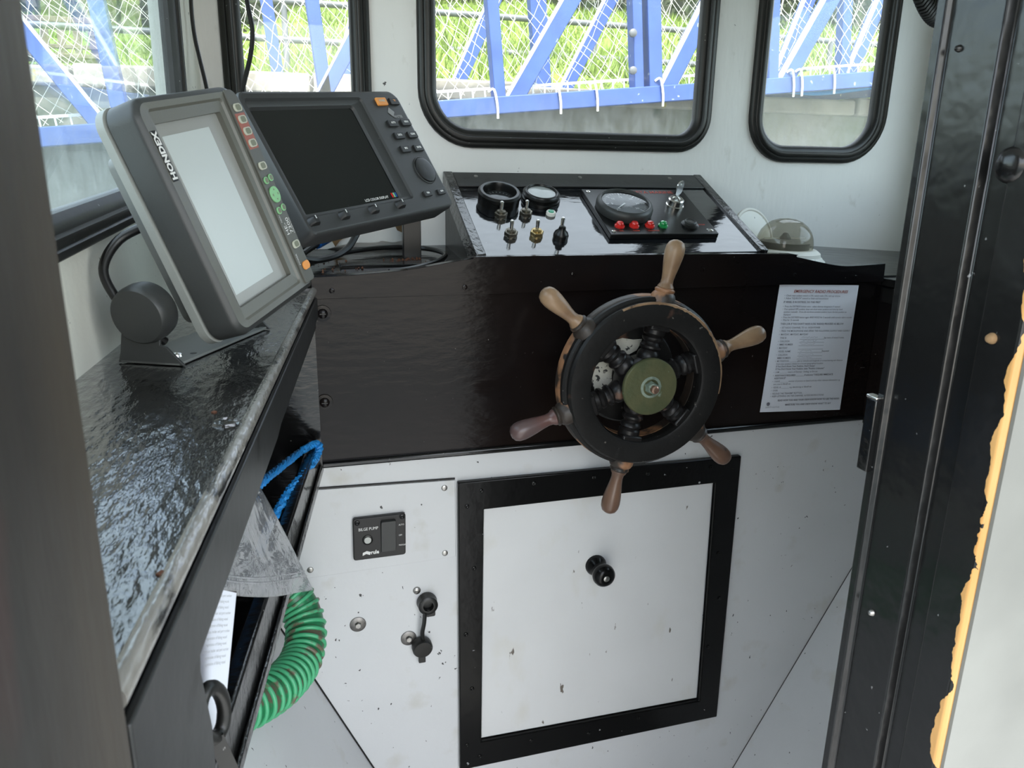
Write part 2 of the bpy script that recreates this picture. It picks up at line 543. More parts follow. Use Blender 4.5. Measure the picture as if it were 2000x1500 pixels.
def glass_mat(name, tint, dirt_lo, dirt_hi, z0, z1, dirt_col=(.8, .82, .8), haze=.06, gloss=.06):
    """clear pane with a film of dried salt and grime, thicker towards the bottom edge"""
    m = bpy.data.materials.new(name)
    m.use_nodes = True
    nt = m.node_tree
    N, L = nt.nodes, nt.links
    N.clear()
    out = N.new('ShaderNodeOutputMaterial')
    tr = N.new('ShaderNodeBsdfTransparent'); tr.inputs[0].default_value = (*tint, 1)
    gl = N.new('ShaderNodeBsdfGlossy'); gl.inputs['Roughness'].default_value = .02
    fr = N.new('ShaderNodeFresnel')
    ge = N.new('ShaderNodeNewGeometry')
    io = N.new('ShaderNodeMapRange')       # thin pane: same reflection on both faces
    io.inputs[3].default_value = 1.45; io.inputs[4].default_value = 1 / 1.45
    L.new(ge.outputs['Backfacing'], io.inputs[0]); L.new(io.outputs[0], fr.inputs[0])
    m1 = N.new('ShaderNodeMixShader')
    L.new(fr.outputs[0], m1.inputs[0]); L.new(tr.outputs[0], m1.inputs[1]); L.new(gl.outputs[0], m1.inputs[2])
    tl = N.new('ShaderNodeBsdfTranslucent'); tl.inputs[0].default_value = (*dirt_col, 1)
    df = N.new('ShaderNodeBsdfDiffuse'); df.inputs[0].default_value = (*dirt_col, 1)
    m2 = N.new('ShaderNodeMixShader'); m2.inputs[0].default_value = .4
    L.new(tl.outputs[0], m2.inputs[1]); L.new(df.outputs[0], m2.inputs[2])
    tc = N.new('ShaderNodeTexCoord')
    sp = N.new('ShaderNodeSeparateXYZ'); L.new(tc.outputs['Object'], sp.inputs[0])
    g = N.new('ShaderNodeMapRange')
    g.inputs[1].default_value = z0; g.inputs[2].default_value = z1; g.inputs[3].default_value = dirt_hi; g.inputs[4].default_value = dirt_lo
    L.new(sp.outputs[2], g.inputs[0])
    nz = N.new('ShaderNodeTexNoise'); nz.inputs['Scale'].default_value = 60; nz.inputs['Detail'].default_value = 6; nz.inputs['Roughness'].default_value = .75
    mp = N.new('ShaderNodeMapping'); mp.inputs['Scale'].default_value = (1, 1, .45)
    L.new(tc.outputs['Object'], mp.inputs[0]); L.new(mp.outputs[0], nz.inputs[0])
    r = N.new('ShaderNodeMapRange'); r.inputs[1].default_value = .3; r.inputs[2].default_value = .7; r.inputs[3].default_value = .35; r.inputs[4].default_value = 1.65
    L.new(nz.outputs[0], r.inputs[0])
    mu = N.new('ShaderNodeMath'); mu.operation = 'MULTIPLY'
    L.new(g.outputs[0], mu.inputs[0]); L.new(r.outputs[0], mu.inputs[1])
    m3 = N.new('ShaderNodeMixShader')
    L.new(mu.outputs[0], m3.inputs[0]); L.new(m1.outputs[0], m3.inputs[1]); L.new(m2.outputs[0], m3.inputs[2])
    L.new(m3.outputs[0], out.inputs[0])
    return m


M['glass'] = glass_mat('dirty_window_glass', (.93, .96, .95), .03, .17, 1.50, 1.585)
M['glass_side'] = glass_mat('salt_hazed_side_glass', (.88, .95, .96), .03, .16, 1.42, 1.54, (.78, .86, .86))
M['lens'] = glass_mat('clear_lens', (.9, .92, .93), .015, .015, 0, 1)
M['dome'] = glass_mat('smoky_dome_plastic', (.74, .71, .64), .03, .03, 0, 1)


def bag_mat():
    m = bpy.data.materials.new('clear_plastic_bag')
    m.use_nodes = True
    nt = m.node_tree
    N, L = nt.nodes, nt.links
    N.clear()
    out = N.new('ShaderNodeOutputMaterial')
    tr = N.new('ShaderNodeBsdfTransparent'); tr.inputs[0].default_value = (.93, .94, .95, 1)
    gl = N.new('ShaderNodeBsdfGlossy'); gl.inputs['Roughness'].default_value = .12
    df = N.new('ShaderNodeBsdfTranslucent'); df.inputs[0].default_value = (.85, .87, .90, 1)
    d2 = N.new('ShaderNodeBsdfDiffuse'); d2.inputs[0].default_value = (.82, .84, .87, 1)
    fr = N.new('ShaderNodeLayerWeight'); fr.inputs[0].default_value = .28
    tc = N.new('ShaderNodeTexCoord')
    nz = N.new('ShaderNodeTexNoise'); nz.inputs['Scale'].default_value = 26; nz.inputs['Detail'].default_value = 4; nz.inputs['Distortion'].default_value = 1.5
    L.new(tc.outputs['Object'], nz.inputs[0])
    bp = N.new('ShaderNodeBump'); bp.inputs['Distance'].default_value = .0022; bp.inputs['Strength'].default_value = 1
    L.new(nz.outputs[0], bp.inputs['Height'])
    for s_ in (gl, fr, d2):
        L.new(bp.outputs[0], s_.inputs['Normal'])
    m0 = N.new('ShaderNodeMixShader'); m0.inputs[0].default_value = .5
    L.new(df.outputs[0], m0.inputs[1]); L.new(d2.outputs[0], m0.inputs[2])
    m1 = N.new('ShaderNodeMixShader'); m1.inputs[0].default_value = .36
    L.new(tr.outputs[0], m1.inputs[1]); L.new(m0.outputs[0], m1.inputs[2])
    m2 = N.new('ShaderNodeMixShader')
    L.new(fr.outputs['Facing'], m2.inputs[0]); L.new(m1.outputs[0], m2.inputs[1]); L.new(gl.outputs[0], m2.inputs[2])
    L.new(m2.outputs[0], out.inputs[0])
    return m


M['bag'] = bag_mat()

# ================================================================== THE WHEELHOUSE SHELL
DB = 1.15     # lower bulkhead (aft face)
W = 1.42      # front wall (aft face)
ROOF = 1.95
ST = 'structure'
WF = wallF(W)

win_front = {  # outer outline of the rubber, x0 x1 z0 z1, radii
    1: rrect(-.082, .156, 1.462, 1.88, (.075, .075, .06, .06), 8),
    2: rrect(.236, .811, 1.479, 1.88, (.098, .068, .06, .06), 10),
    3: rrect(.897, 1.222, 1.464, 1.88, (.088, .098, .06, .06), 10),
}
holes = [list(reversed(offset(p, -.012))) for p in win_front.values()]
MB(WF).plate([(-.16, .95), (1.36, .95), (1.36, ROOF + .03), (-.16, ROOF + .03)], holes, -.03, 0).build('wall_front', M['white'], kind=ST)


def window(name, F, outl, label, glass, width=.033):
    c = F(sum(p[0] for p in outl) / len(outl), min(p[1] for p in outl))
    t = thing(name, c, kind=ST)
    t['label'] = label
    w = width
    MB(F).ringsweep(outl, [(0, 0), (0, .006), (-.003, .010), (-.009, .011), (-.011, .009), (-.013, .011), (-.019, .011), (-.021, .0075), (-.024, .0075), (-.029, .004),
                           (-w, 0), (-w, -.012), (-.012, -.012), (-.012, 0)]).build('rubber_gasket', M['rubber'], t, smooth=50)
    MB(F).prism(offset(outl, -w + .006), -.010, -.006).build('pane', glass, t, smooth=0)
    return t


window('window_1', WF, win_front[1], 'narrow front window behind the wide dark radar monitor', M['glass'])
window('window_2', WF, win_front[2], 'wide centre front window above the instrument console', M['glass'])
window('window_3', WF, win_front[3], 'narrow front window right of the centre one, above the smoky dome', M['glass'])

# left side wall with its window
La, Lb = Vector((-.211, .18, 0)), Vector((-.118, W, 0))
lt = (Lb - La).normalized()
LW = Frame(La, lt, (0, 0, 1), lt.cross(Vector((0, 0, 1))))     # x forward, y up, z into the room
LL = (Lb - La).length
s0 = .525
wl = []
sidew = rrect(s0 - .30, s0 + .555, 1.372, 1.88, (.06, .045, .05, .05), 8)
sidew = [(a + (.0 if b > 1.7 else -.02 * (1.7 - b) / .3 if a > s0 + .3 else 0), b + (.055 * (a - s0 + .05) if b < 1.5 else 0)) for a, b in sidew]
MB(LW).plate([(0, .10), (LL + .03, .10), (LL + .03, ROOF + .03), (0, ROOF + .03)], [list(reversed(offset(sidew, -.012)))], -.03, 0).build('wall_left', M['cream'], kind=ST)
window('window_4', LW, sidew, 'side window behind the tilted fish finder', M['glass_side'], .034)

# right side wall, unseen behind the door jamb; its window is added for light
RW = Frame((1.335, W, 0), (0, -1, 0), (0, 0, 1), (-1, 0, 0))
rw = rrect(.08, .90, 1.38, 1.89, .06, 6)
MB(RW).plate([(-.03, .10), (1.06, .10), (1.06, ROOF + .03), (-.03, ROOF + .03)], [list(reversed(offset(rw, -.012)))], -.03, 0).build('wall_right', M['cream'], kind=ST)
window('added_window_5', RW, rw, 'unseen window added in the right side wall to let in light', M['glass_side'])

MB().prism([(-.25, -.40), (1.37, -.40), (1.37, 1.455), (-.25, 1.455)], ROOF, ROOF + .04).build('ceiling', M['ceiling'], kind=ST)
MB().box(-.35, 1.45, -1.6, 1.20, .10, .14).build('floor', M['floor'], kind=ST)

# lower bulkhead and the hull sides that run into it
BF = wallF(DB)
MB(BF).box(-.20, 1.34, .10, 1.245, -.02, 0).build('wall_bulkhead', M['white_low'], kind=ST)


def hull(name, a, b, ya, dx):
    ax, az = a; bx, bz = b
    vs = [(ax, DB + .01, az), (bx, DB + .01, bz), (bx + dx, ya, bz), (ax + dx, ya, az)]
    n = (Vector(vs[1]) - Vector(vs[0])).cross(Vector(vs[3]) - Vector(vs[0])).normalized() * .012
    vs2 = [Vector(v) + n * (1 if n.z < 0 else -1) for v in vs]
    MB().add([Vector(v) for v in vs] + vs2, [(0, 1, 2, 3), (7, 6, 5, 4), (0, 4, 5, 1), (1, 5, 6, 2), (2, 6, 7, 3), (3, 7, 4, 0)], raw=True).build(name, M['white_low'], kind=ST)


hull('wall_hull_left', (-.117, .872), (.205, .16), .16, -.05)
hull('wall_hull_right', (1.22, .978), (.79, .15), .42, .03)
# dark seam filler where hull board meets bulkhead
MB().tube([(-.117, DB - .001, .873), (.205, DB - .001, .161)], .0016, 5).build('trim_1', M['rubber'], kind=ST)
MB().tube([(1.22, DB - .001, .978), (.79, DB - .001, .15)], .0010, 5).build('trim_6', M['satin'], kind=ST)

# sill behind the dashboard panel
sv = [(-.125, 1.15, 1.281), (.30, 1.15, 1.284), (.80, 1.15, 1.275), (1.04, 1.15, 1.268), (1.335, 1.15, 1.266),
      (-.125, W, 1.302), (.30, W, 1.306), (.80, W, 1.298), (1.04, W, 1.296), (1.335, W, 1.277)]
mb = MB()
mb.add([Vector(p) for p in sv] + [Vector(p) - Vector((0, 0, .02)) for p in sv],
       [(i, i + 1, i + 6, i + 5) for i in range(4)] + [(i + 15, i + 16, i + 11, i + 10) for i in range(4)] + [(i + 10, i + 11, i + 1, i) for i in range(4)] + [(i + 5, i + 6, i + 16, i + 15) for i in range(4)], raw=True)
mb.build('trim_2', M['black'], kind=ST)

# door jambs and the aft bulkhead
JX = .45
prof = [(JX, .375), (JX + .003, .372), (JX + .11, .372), (JX + .11, .481), (JX - .006, .481), (JX - .006, .473), (JX - .001, .471), (JX - .001, .428), (JX + .006, .425), (JX + .006, .408), (JX, .405)]
t = thing('trim_3', (JX, .42, .10), kind=ST)
t['label'] = 'black door jamb with a bare wood edge'
MB().prism(list(reversed(prof)), .10, ROOF).build('jamb_board', M['jamb'], t, bevel=.0012)
for (px, py, yy, r_, mm) in ((1972, 322, .392, .011, 'jamb'), (1938, 661, .390, .0038, 'bare'), (1705, 1196, .447, .0030, 'steel'), (1876, 95, .4345, .0026, 'jamb')):
    tq = (yy / ray(px, py).y)
    p = CAM + ray(px, py) * ((JX - CAM.x) / ray(px, py).x)
    MB().lathe(p + Vector((.002, 0, 0)), (-1, 0, 0), [(r_ * 1.1, 0), (r_, .003), (r_ * .7, .0055), (.0005, .0065)], 14).build('bolt_head', M[mm], t)
MB().box(JX - .011, JX - .005, .476, .487, 1.215, 1.276).build('hinge_leaf', M['black'], t, bevel=.001)
MB().box(JX - .0115, JX - .0045, .4755, .4875, 1.276, 1.2785).build('hinge_tip', M['chrome'], t, bevel=.001)
MB().box(JX + .0035, 1.42, .3688, .3716, .10, ROOF).build('wall_aft_right', M['ext_white'], kind=ST)
MB().box(-.18, -.0625, .12, .25, .10, ROOF).build('trim_4', M['post'], kind=ST, bevel=.004)
MB().box(-.45, -.18, .15, .18, .10, ROOF).build('wall_aft_left', M['ext_white'], kind=ST)

# ================================================================== LEFT SHELF WITH ITS STOWAGE TRAY
SZ = 1.275
ex = lambda y: -.0655 + .1125 * (y - .26)
lw = lambda y: La.x + (Lb.x - La.x) * (y - La.y) / (Lb.y - La.y)
sh = thing('side_shelf', (-.09, .6, SZ), 'glossy black side shelf with a worn, highlight-painted rounded edge under the fish finder', 'shelf')
MB().prism([(lw(.2) - .0, .252), (ex(.252), .252), (ex(1.14), 1.14), (lw(1.14) + .002, 1.14)], SZ - .02, SZ).build('shelf_top', M['shelf'], sh)
fr_dir = Vector((.1125, 1, 0)).normalized()
MB().tube([(ex(y) - .001, y, SZ - .0035) for y in (.252, .5, .8, 1.138)], .0052, 10).build('rounded_edge', M['shelfedge'], sh)
FA = Frame((ex(.252), .252, 0), fr_dir, (0, 0, 1), fr_dir.cross(Vector((0, 0, 1))))
MB(FA).prism([(0, .80), (.095, .80), (.118, 1.165), (.108, 1.205), (.118, 1.235), (.16, 1.243), (.30, 1.232), (.46, 1.215), (.62, 1.215), (.895, 1.215), (.895, SZ - .012), (0, SZ - .012)], -.018, 0).build('fascia_board', M['satin'], sh, bevel=.0015)
MB(FA).prism([(0, 1.222), (.40, 1.222), (.48, 1.232), (.895, 1.232), (.895, SZ - .014), (0, SZ - .014)], 0, .004).build('edge_batten', M['satin'], sh, bevel=.001)
# screw and paint chip on the top
MB().lathe(atz(443, 827, SZ), (0, 0, 1), [(.010, 0), (.009, .002), (.005, .003), (.0045, .0015)], 12).build('screw_head', M['shelf'], sh)
for px, py in ((418, 806), (314, 1122)):
    p = atz(px, py, SZ)
    MB().prism([(p.x - .002, p.y), (p.x, p.y - .002), (p.x + .002, p.y + .001), (p.x, p.y + .003)], SZ, SZ + .0008).build('paint_chip', M['rust'], sh)

lipx = lambda y: .031 + (-.063 - .031) * (1.156 - y) / (1.156 - .532)
tr_ = thing('stowage_tray', (-.05, .7, .93), 'black wooden stowage tray with a raised lip below the side shelf', 'tray')
MB().prism([(-.155, .30), (lipx(.30), .30), (lipx(1.145), 1.145), (-.12, 1.145)], .990, 1.0).build('tray_floor', M['black'], tr_)
lipd = (Vector((lipx(1.14), 1.14, 0)) - Vector((lipx(.3), .3, 0))).normalized()
LP = Frame((lipx(.3), .3, 0), lipd, (0, 0, 1), lipd.cross(Vector((0, 0, 1))))
MB(LP).prism([(0, .998), (.85, .998), (.85, 1.046), (0, 1.046)], -.016, 0).build('tray_lip', M['black'], tr_, bevel=.003)
MB(LP).prism([(0, .992), (.85, .992), (.85, 1.006), (0, 1.006)], 0, .005).build('lip_moulding', M['edge'], tr_, bevel=.003)
MB().box(-.134, .0315, 1.128, 1.1435, 1.0, 1.262).build('tray_end_board', M['black'], tr_)
MB(Frame((-.155, .30, 0), fr_dir, (0, 0, 1), fr_dir.cross(Vector((0, 0, 1))))).box(0, .84, 1.0, 1.254, -.006, 0).build('tray_back_board', M['black'], tr_)

# right hand shelf and its face board
rs = thing('corner_shelf', (1.15, .9, 1.26), 'black shelf board and face panel beside the door jamb', 'shelf')
MB().prism([(1.028, .55), (1.335, .55), (1.335, 1.149), (1.028, 1.149)], 1.250, 1.2655).build('shelf_top', M['black'], rs, bevel=.002)
MB().box(1.0275, 1.045, .55, 1.1495, 1.00, 1.250).build('face_board', M['panelblack'], rs, bevel=.001)
MB().box(1.0225, 1.050, .55, 1.1365, .992, 1.004).build('bottom_bead', M['black'], rs, bevel=.002)
MB().box(1.024, 1.034, .55, 1.136, 1.222, 1.250).build('edge_batten', M['black'], rs, bevel=.002)

# ================================================================== DASHBOARD PANEL
dp = thing('dashboard_panel', (.53, DB, 1.0), 'glossy black painted plywood panel behind the ship wheel', 'panel')
PF = wallF(DB)
MB(PF).prism([(.030, 1.004), (1.027, 1.004), (1.027, 1.262), (.030, 1.262)], 0, .006).build('plywood_board', M['panelblack'], dp, bevel=.0008)
top = [(.030, 1.291), (.10, 1.2935), (.17, 1.299), (.23, 1.308), (.27, 1.3135), (.31, 1.316), (.79, 1.3125), (.84, 1.306), (.885, 1.297), (.93, 1.2895), (.97, 1.289), (1.025, 1.2915)]
tp = [tuple(v)[:2] for v in smooth_path([(a, b, 0) for a, b in top], 4)]
MB(PF).prism([(.030, 1.259), (1.026, 1.259)] + list(reversed(tp)), -.006, .012).build('shaped_top_batten', M['panelblack'], dp, bevel=.0016)
MB(PF).box(.024, 1.029, .996, 1.006, 0, .013).build('bottom_bead', M['black'], dp, bevel=.003)
for px, py in ((630, 612), (634, 785), (1679, 716)):
    p = at(px, py, DB - .006)
    q = MB().lathe(p, (0, -1, 0), [(.0125, 0), (.012, .0022), (.0075, .0026), (.0072, .0055), (.0045, .007), (.0005, .0075)], 14).build('bolt_head', M['panelblack'], dp)
    MB(Frame(p, (1, 0, 0), (0, 0, 1), (0, -1, 0))).box(-.0045, .0045, -.0007, .0007, .0072, .0079).build('screw_slot', M['rubber'], q)
for px, py in ((648, 568), (1120, 535), (1372, 526), (908, 561), (1670, 541), (1552, 537)):
    p = at(px, py, DB - .012)
    MB().lathe(p, (0, -1, 0), [(.0042, 0), (.0038, .001), (.0022, .0014), (.0018, .0004)], 10).build('screw_head', M['panelblack'], dp)

# ================================================================== INSTRUMENT CONSOLE
TH = math.atan2(1.436 - 1.314, W - 1.165)
CF = Frame((.283, 1.165, 1.314), (1, 0, 0), (0, math.cos(TH), math.sin(TH)), (0, -math.sin(TH), math.cos(TH)))
CN = CF.z
CWD, CLN = .512, .2795
co = thing('instrument_console', (.54, 1.30, 1.30), 'sloping glossy black console box with switches and gauges', 'console')
zb = 1.270
vs = [(.283, 1.163, zb), (.795, 1.163, zb), (.795, W - .001, zb), (.283, W - .001, zb)]
tpz = lambda y: 1.314 + (y - 1.165) * math.tan(TH) - .004
MB().add([Vector(v) for v in vs] + [Vector((v[0], v[1], tpz(v[1]))) for v in vs], [(3, 2, 1, 0), (4, 5, 6, 7), (0, 1, 5, 4), (1, 2, 6, 5), (2, 3, 7, 6), (3, 0, 4, 7)], raw=True).build('console_box', M['satin'], co)
MB(CF).box(.012, CWD - .012, 0, CLN - .002, -.004, 0).build('sloping_top', M['console'], co, bevel=.0006)
MB(CF).box(-.004, .013, -.002, CLN, -.03, .004).build('side_frame', M['edge'], co, bevel=.0015)
MB(CF).box(CWD - .013, CWD + .003, -.002, CLN, -.03, .004).build('side_frame', M['edge'], co, bevel=.0015)
MB(CF).box(.013, CWD - .013, .226, CLN - .001, 0, .003).build('back_strip', M['satin'], co, bevel=.001)
for u, v, z in ((.053, .262, .003), (.254, .262, .003), (.44, .262, .003)):
    MB().lathe(CF(u, v, z), CN, [(.004, 0), (.0038, .0012), (.002, .0016)], 10).build('screw_head', M['steel'], co)


def gauge(u, v, prof_ring, glass_r, glass_h, dialm, lens=True):
    g = MB().lathe(CF(u, v, 0), CN, prof_ring, 36, cap0=False, cap1=False).build('gauge_bezel', M['blackplastic'], co)
    MB().lathe(CF(u, v, 0), CN, [(glass_r + .001, glass_h - .002), (glass_r + .001, glass_h - .001)], 36).build('dial', dialm, g)
    if lens:
        MB().lathe(CF(u, v, 0), CN, [(glass_r, glass_h + .001), (glass_r * .7, glass_h + .0022), (.0005, glass_h + .003)], 36, cap0=False, cap1=False).build('lens', M['lens'], g)
    return g


g1 = gauge(.074, .172, [(.036, -.001), (.036, .012), (.0375, .013), (.0375, .019), (.034, .0225), (.0295, .0225), (.028, .020), (.027, .004)], .027, .009, M['dial'])
mb = MB(CF)
for i in range(13):
    a = R(200 - 220 * i / 12)
    c_, s_ = math.cos(a), math.sin(a)
    mb.add([(.074 + c_ * .018 - s_ * .0004, .172 + s_ * .018 + c_ * .0004, .0086), (.074 + c_ * .018 + s_ * .0004, .172 + s_ * .018 - c_ * .0004, .0086),
            (.074 + c_ * .022 + s_ * .0004, .172 + s_ * .022 - c_ * .0004, .0086), (.074 + c_ * .022 - s_ * .0004, .172 + s_ * .022 + c_ * .0004, .0086)], [(0, 1, 2, 3)])
mb.build('tick_marks', M['print'], g1, smooth=0)
gauge(.153, .180, [(.034, -.001), (.035, .003), (.034, .006), (.0315, .007), (.033, .010), (.0335, .013), (.0305, .015), (.0295, .017), (.0265, .018), (.025, .0165), (.0245, .013)], .0245, .015, M['paledial'])


def toggle(u, v, nm, lean, kind=0):
    b_ = CF(u, v, 0)
    tg = MB().lathe(b_, CN, [(.0105, 0), (.0105, .002), (.0095, .003)], 20).build('toggle_switch', nm, co)
    if kind == 1:
        MB().lathe(b_, CN, [(.0125, 0), (.013, .006), (.011, .011), (.0065, .015), (.0055, .021), (.004, .022)], 18).build('rubber_boot', M['blackplastic'], tg)
    else:
        hexp = lambda r, h: (r, h)
        MB().lathe(b_, CN, [(.0115, .002), (.0115, .0075), (.0105, .0085)], 6).build('hex_nut', nm, tg, smooth=20)
        MB().lathe(b_, CN, [(.0075, .008), (.0075, .011), (.006, .012)], 16).build('threaded_collar', nm, tg)
    ax = (CN + CF.y * lean).normalized()
    h0 = .018 if kind else .009
    MB().lathe(b_ + ax * h0, ax, [(.0026, 0), (.0032, .012), (.0034, .0165), (.002, .018)], 12).build('lever', M['chrome'], tg)


toggle(.066, .122, M['nut'], .12)
toggle(.111, .126, M['nut'], .12)
toggle(.068, .060, M['nut'], .12)
toggle(.112, .060, M['brass'], .15)
toggle(.151, .051, M['blackplastic'], .12, 1)
ld = MB().lathe(CF(.157, .1285, 0), CN, [(.0085, 0), (.0085, .0045), (.0075, .006), (.0050, .006)], 20).build('indicator_ring', M['whiteplastic'], co)
MB().lathe(CF(.157, .1285, .006), CN, [(.0052, 0), (.0045, .0014), (.0005, .002)], 16, cap0=False).build('indicator_lens', M['greenled'], ld)

# engine panel screwed to the console
ep = thing('engine_panel', CF(.337, .125, 0), 'black engine panel with rev counter, ignition key and four warning lamps', 'control panel')
EF = Frame(CF(.236, .044, 0), CF.x, CF.y, CF.z)
EW, EH = .203, .160
MB(EF).box(0, EW, 0, EH, .0002, .0095).build('panel_plate', M['blackplastic'], ep, bevel=.0012)
tc_ = EF(.054, .083, .0095)
tb = MB().lathe(tc_, CN, [(.049, 0), (.0505, .004), (.0505, .011), (.0485, .016), (.0445, .0185), (.0425, .0175), (.0415, .013)], 48, cap0=False, cap1=False).build('rev_counter', M['plastic'], ep)
MB().lathe(tc_, CN, [(.0425, .011), (.0425, .012)], 40).build('dial', M['dial'], tb)
TF = Frame(tc_, CF.x, CF.y, CF.z)
mb = MB(TF)
for i in range(31):
    a = R(225 - 270 * i / 30)
    c_, s_ = math.cos(a), math.sin(a)
    r0, w_ = (.030, .0008) if i % 5 == 0 else (.034, .0004)
    mb.add([(c_ * r0 - s_ * w_, s_ * r0 + c_ * w_, .0124), (c_ * r0 + s_ * w_, s_ * r0 - c_ * w_, .0124), (c_ * .038 + s_ * w_, s_ * .038 - c_ * w_, .0124), (c_ * .038 - s_ * w_, s_ * .038 + c_ * w_, .0124)], [(0, 1, 2, 3)])
for i, nmb in enumerate(('0', '5', '10', '15', '20', '25', '30')):
    a = R(225 - 45 * i)
    mb.text(nmb, math.cos(a) * .024, math.sin(a) * .024, .0075, .0124, 'CENTER')
mb.text('RPM x 100', 0, -.012, .0045, .0124, 'CENTER')
mb.build('dial_print', M['print'], tb, smooth=0)
mb = MB(TF)
a = R(222)
mb.add([(-.0016 * math.sin(a), .0016 * math.cos(a), .0136), (.0016 * math.sin(a), -.0016 * math.cos(a), .0136), (.035 * math.cos(a), .035 * math.sin(a), .0136)], [(0, 1, 2)])
mb.build('needle', M['print'], tb, smooth=0)
MB().lathe(tc_, CN, [(.0425, .0155), (.034, .0178), (.02, .0196), (.0005, .0202)], 40, cap0=False, cap1=False).build('lens', M['lens'], tb)
kc = EF(.160, .098, .0095)
kb = MB().lathe(kc, CN, [(.0165, 0), (.0165, .003), (.0145, .004), (.0145, .013), (.0125, .015), (.0075, .015), (.0065, .013)], 28).build('ignition_switch', M['chrome'], ep)
KF = Frame(kc + CN * .013, (CF.x * .86 + CF.y * .5), CN, (CF.x * .5 - CF.y * .86))
MB(KF).prism(rrect(-.0042, .0042, 0, .011, .001, 2), -.001, .001).build('key_blade', M['steel'], kb)
MB(KF).plate(rrect(-.0105, .0105, .009, .036, (.007, .007, .010, .010), 5), [list(reversed(circ(0, .030, .0028, 12)))], -.0012, .0012).build('key_bow', M['chrome'], kb, bevel=.0005)
for i, (u, mm) in enumerate(((.0255, 'redlamp'), (.0525, 'redlamp'), (.0815, 'redlamp'), (.1065, 'greenlamp'))):
    c_ = EF(u, .0265, .0095)
    l_ = MB().lathe(c_, CN, [(.0088, 0), (.0088, .0025), (.0075, .0035)], 20).build('warning_lamp', M[mm], ep)
    MB().lathe(c_, CN, [(.0066, .003), (.0066, .0065), (.005, .0085), (.0008, .0092)], 18).build('lens_cap', M[mm], l_)
bc = EF(.1585, .0275, .0095)
pb = MB().lathe(bc, CN, [(.0155, 0), (.0155, .003), (.013, .0045)], 24).build('push_button', M['blackplastic'], ep)
MB().lathe(bc, CN, [(.0105, .004), (.0105, .0085), (.0085, .010), (.008, .0085), (.0005, .0085)], 24).build('button_cap', M['plastic'], pb)
for tx, u, v, z in (('BETA MARINE', .096, .148, .0135), ('OIL', .020, .0115, .0055), ('TEMP', .045, .0115, .0055), ('CHARGE', .073, .0115, .0055), ('STOP', .177, .030, .0055)):
    MB(EF).text(tx, u, v, z, .0098, sx=.98, bold=.0002).build('red_lettering', M['redprint'], ep, smooth=0)
for u, v in ((.010, .150), (.0095, .010), (.192, .010), (.192, .150)):
    sc_ = MB().lathe(EF(u, v, .0095), CN, [(.0042, 0), (.004, .0012), (.0022, .0016), (.0018, .0006)], 12).build('screw_head', M['chrome'], ep)
mb = MB(EF)
mb.text('S', .185, .0115, .012, .0099)
mb.build('white_mark', M['print'], ep, smooth=0)

# dome on the sill
dc = Vector((.905, 1.272, 1.283))
dm = thing('dome_compass', dc, 'smoky clear dome on a round white base beside the console', 'dome')
MB().lathe(dc, (0.02, -.03, 1), [(.077, -.001), (.077, .004), (.072, .008), (.071, .010), (.068, .012), (.067, .018), (.062, .022), (.059, .024), (.056, .024)], 44, cap1=True).build('base', M['whiteplastic'], dm)
MB().lathe(dc, (0.02, -.03, 1), [(.0525, .0235), (.0525, .034), (.0505, .045), (.046, .056), (.038, .066), (.028, .0735), (.015, .078), (.0004, .0795)], 44, cap0=False, cap1=False).build('clear_dome', M['dome'], dm)
MB().lathe(dc, (0.02, -.03, 1), [(.046, .0235), (.046, .036), (.030, .040), (.012, .041), (.004, .052), (.0005, .053)], 32).build('inner_card', M['plastic_back'], dm)
MB().box(dc.x - .045, dc.x + .045, dc.y - .001, dc.y + .001, dc.z + .041, dc.z + .043).build('lubber_bar', M['whiteplastic'], dm)
bk = dc + Vector((-.028, .062, .045))
MB().lathe(bk, (.25, -.9, .35), [(.050, -.003), (.052, 0), (.051, .004), (.047, .005), (.045, .003)], 40).build('back_disc', M['whiteplastic'], dm)

# ================================================================== SHIP WHEEL
WC = Vector((.503, 1.02, 1.138))
AX = Vector((0, -1, 0))
wh = thing('ship_wheel', WC, 'old six-spoke wooden ship wheel with worn black rim and bronze hub', 'steering wheel')


def ringl(name, prof, m, n=72, parent=wh):
    return MB().lathe(WC, AX, prof + [prof[0]], n, cap0=False, cap1=False).build(name, m, parent, smooth=35)


ringl('rear_rim_ring', [(.088, -.022), (.129, -.022), (.132, -.018), (.132, -.006), (.130, -.002), (.088, -.002)], M['rimwood'])
ringl('middle_rim_ring', [(.089, -.004), (.1275, -.004), (.1305, .000), (.1305, .008), (.127, .011), (.089, .011)], M['rim'])
fr_ = ringl('front_rim_ring', [(.0885, .009), (.122, .009), (.1245, .012), (.1245, .018), (.1215, .022), (.0945, .0225), (.0905, .0205), (.0885, .016)], M['rim'])
wv, rr_ = [], random.Random(8)
for i in range(60):
    a = R(-22 + 122 * i / 59)
    wv.append((WC + Vector((math.sin(a), 0, math.cos(a))) * .1226 + AX * .0195, .0018 + .0016 * rr_.random() * math.sin(math.pi * i / 59) + .0004))
MB().tube([p for p, q in wv], .002, 6, radii=[q for p, q in wv]).build('bare_wood_edge', M['wood_pale'], fr_)
MB().lathe(at(1187, 876, 1.0) + Vector((0, .003, 0)), AX, [(.0055, 0), (.0055, .0042), (.003, .005), (.0028, .0035)], 12).build('rim_plug', M['bare'], fr_)
hm = [M['wood_pale'], M['wood_pale'], M['wood_brown'], M['wood_brown'], M['wood_red'], M['wood_pale']]
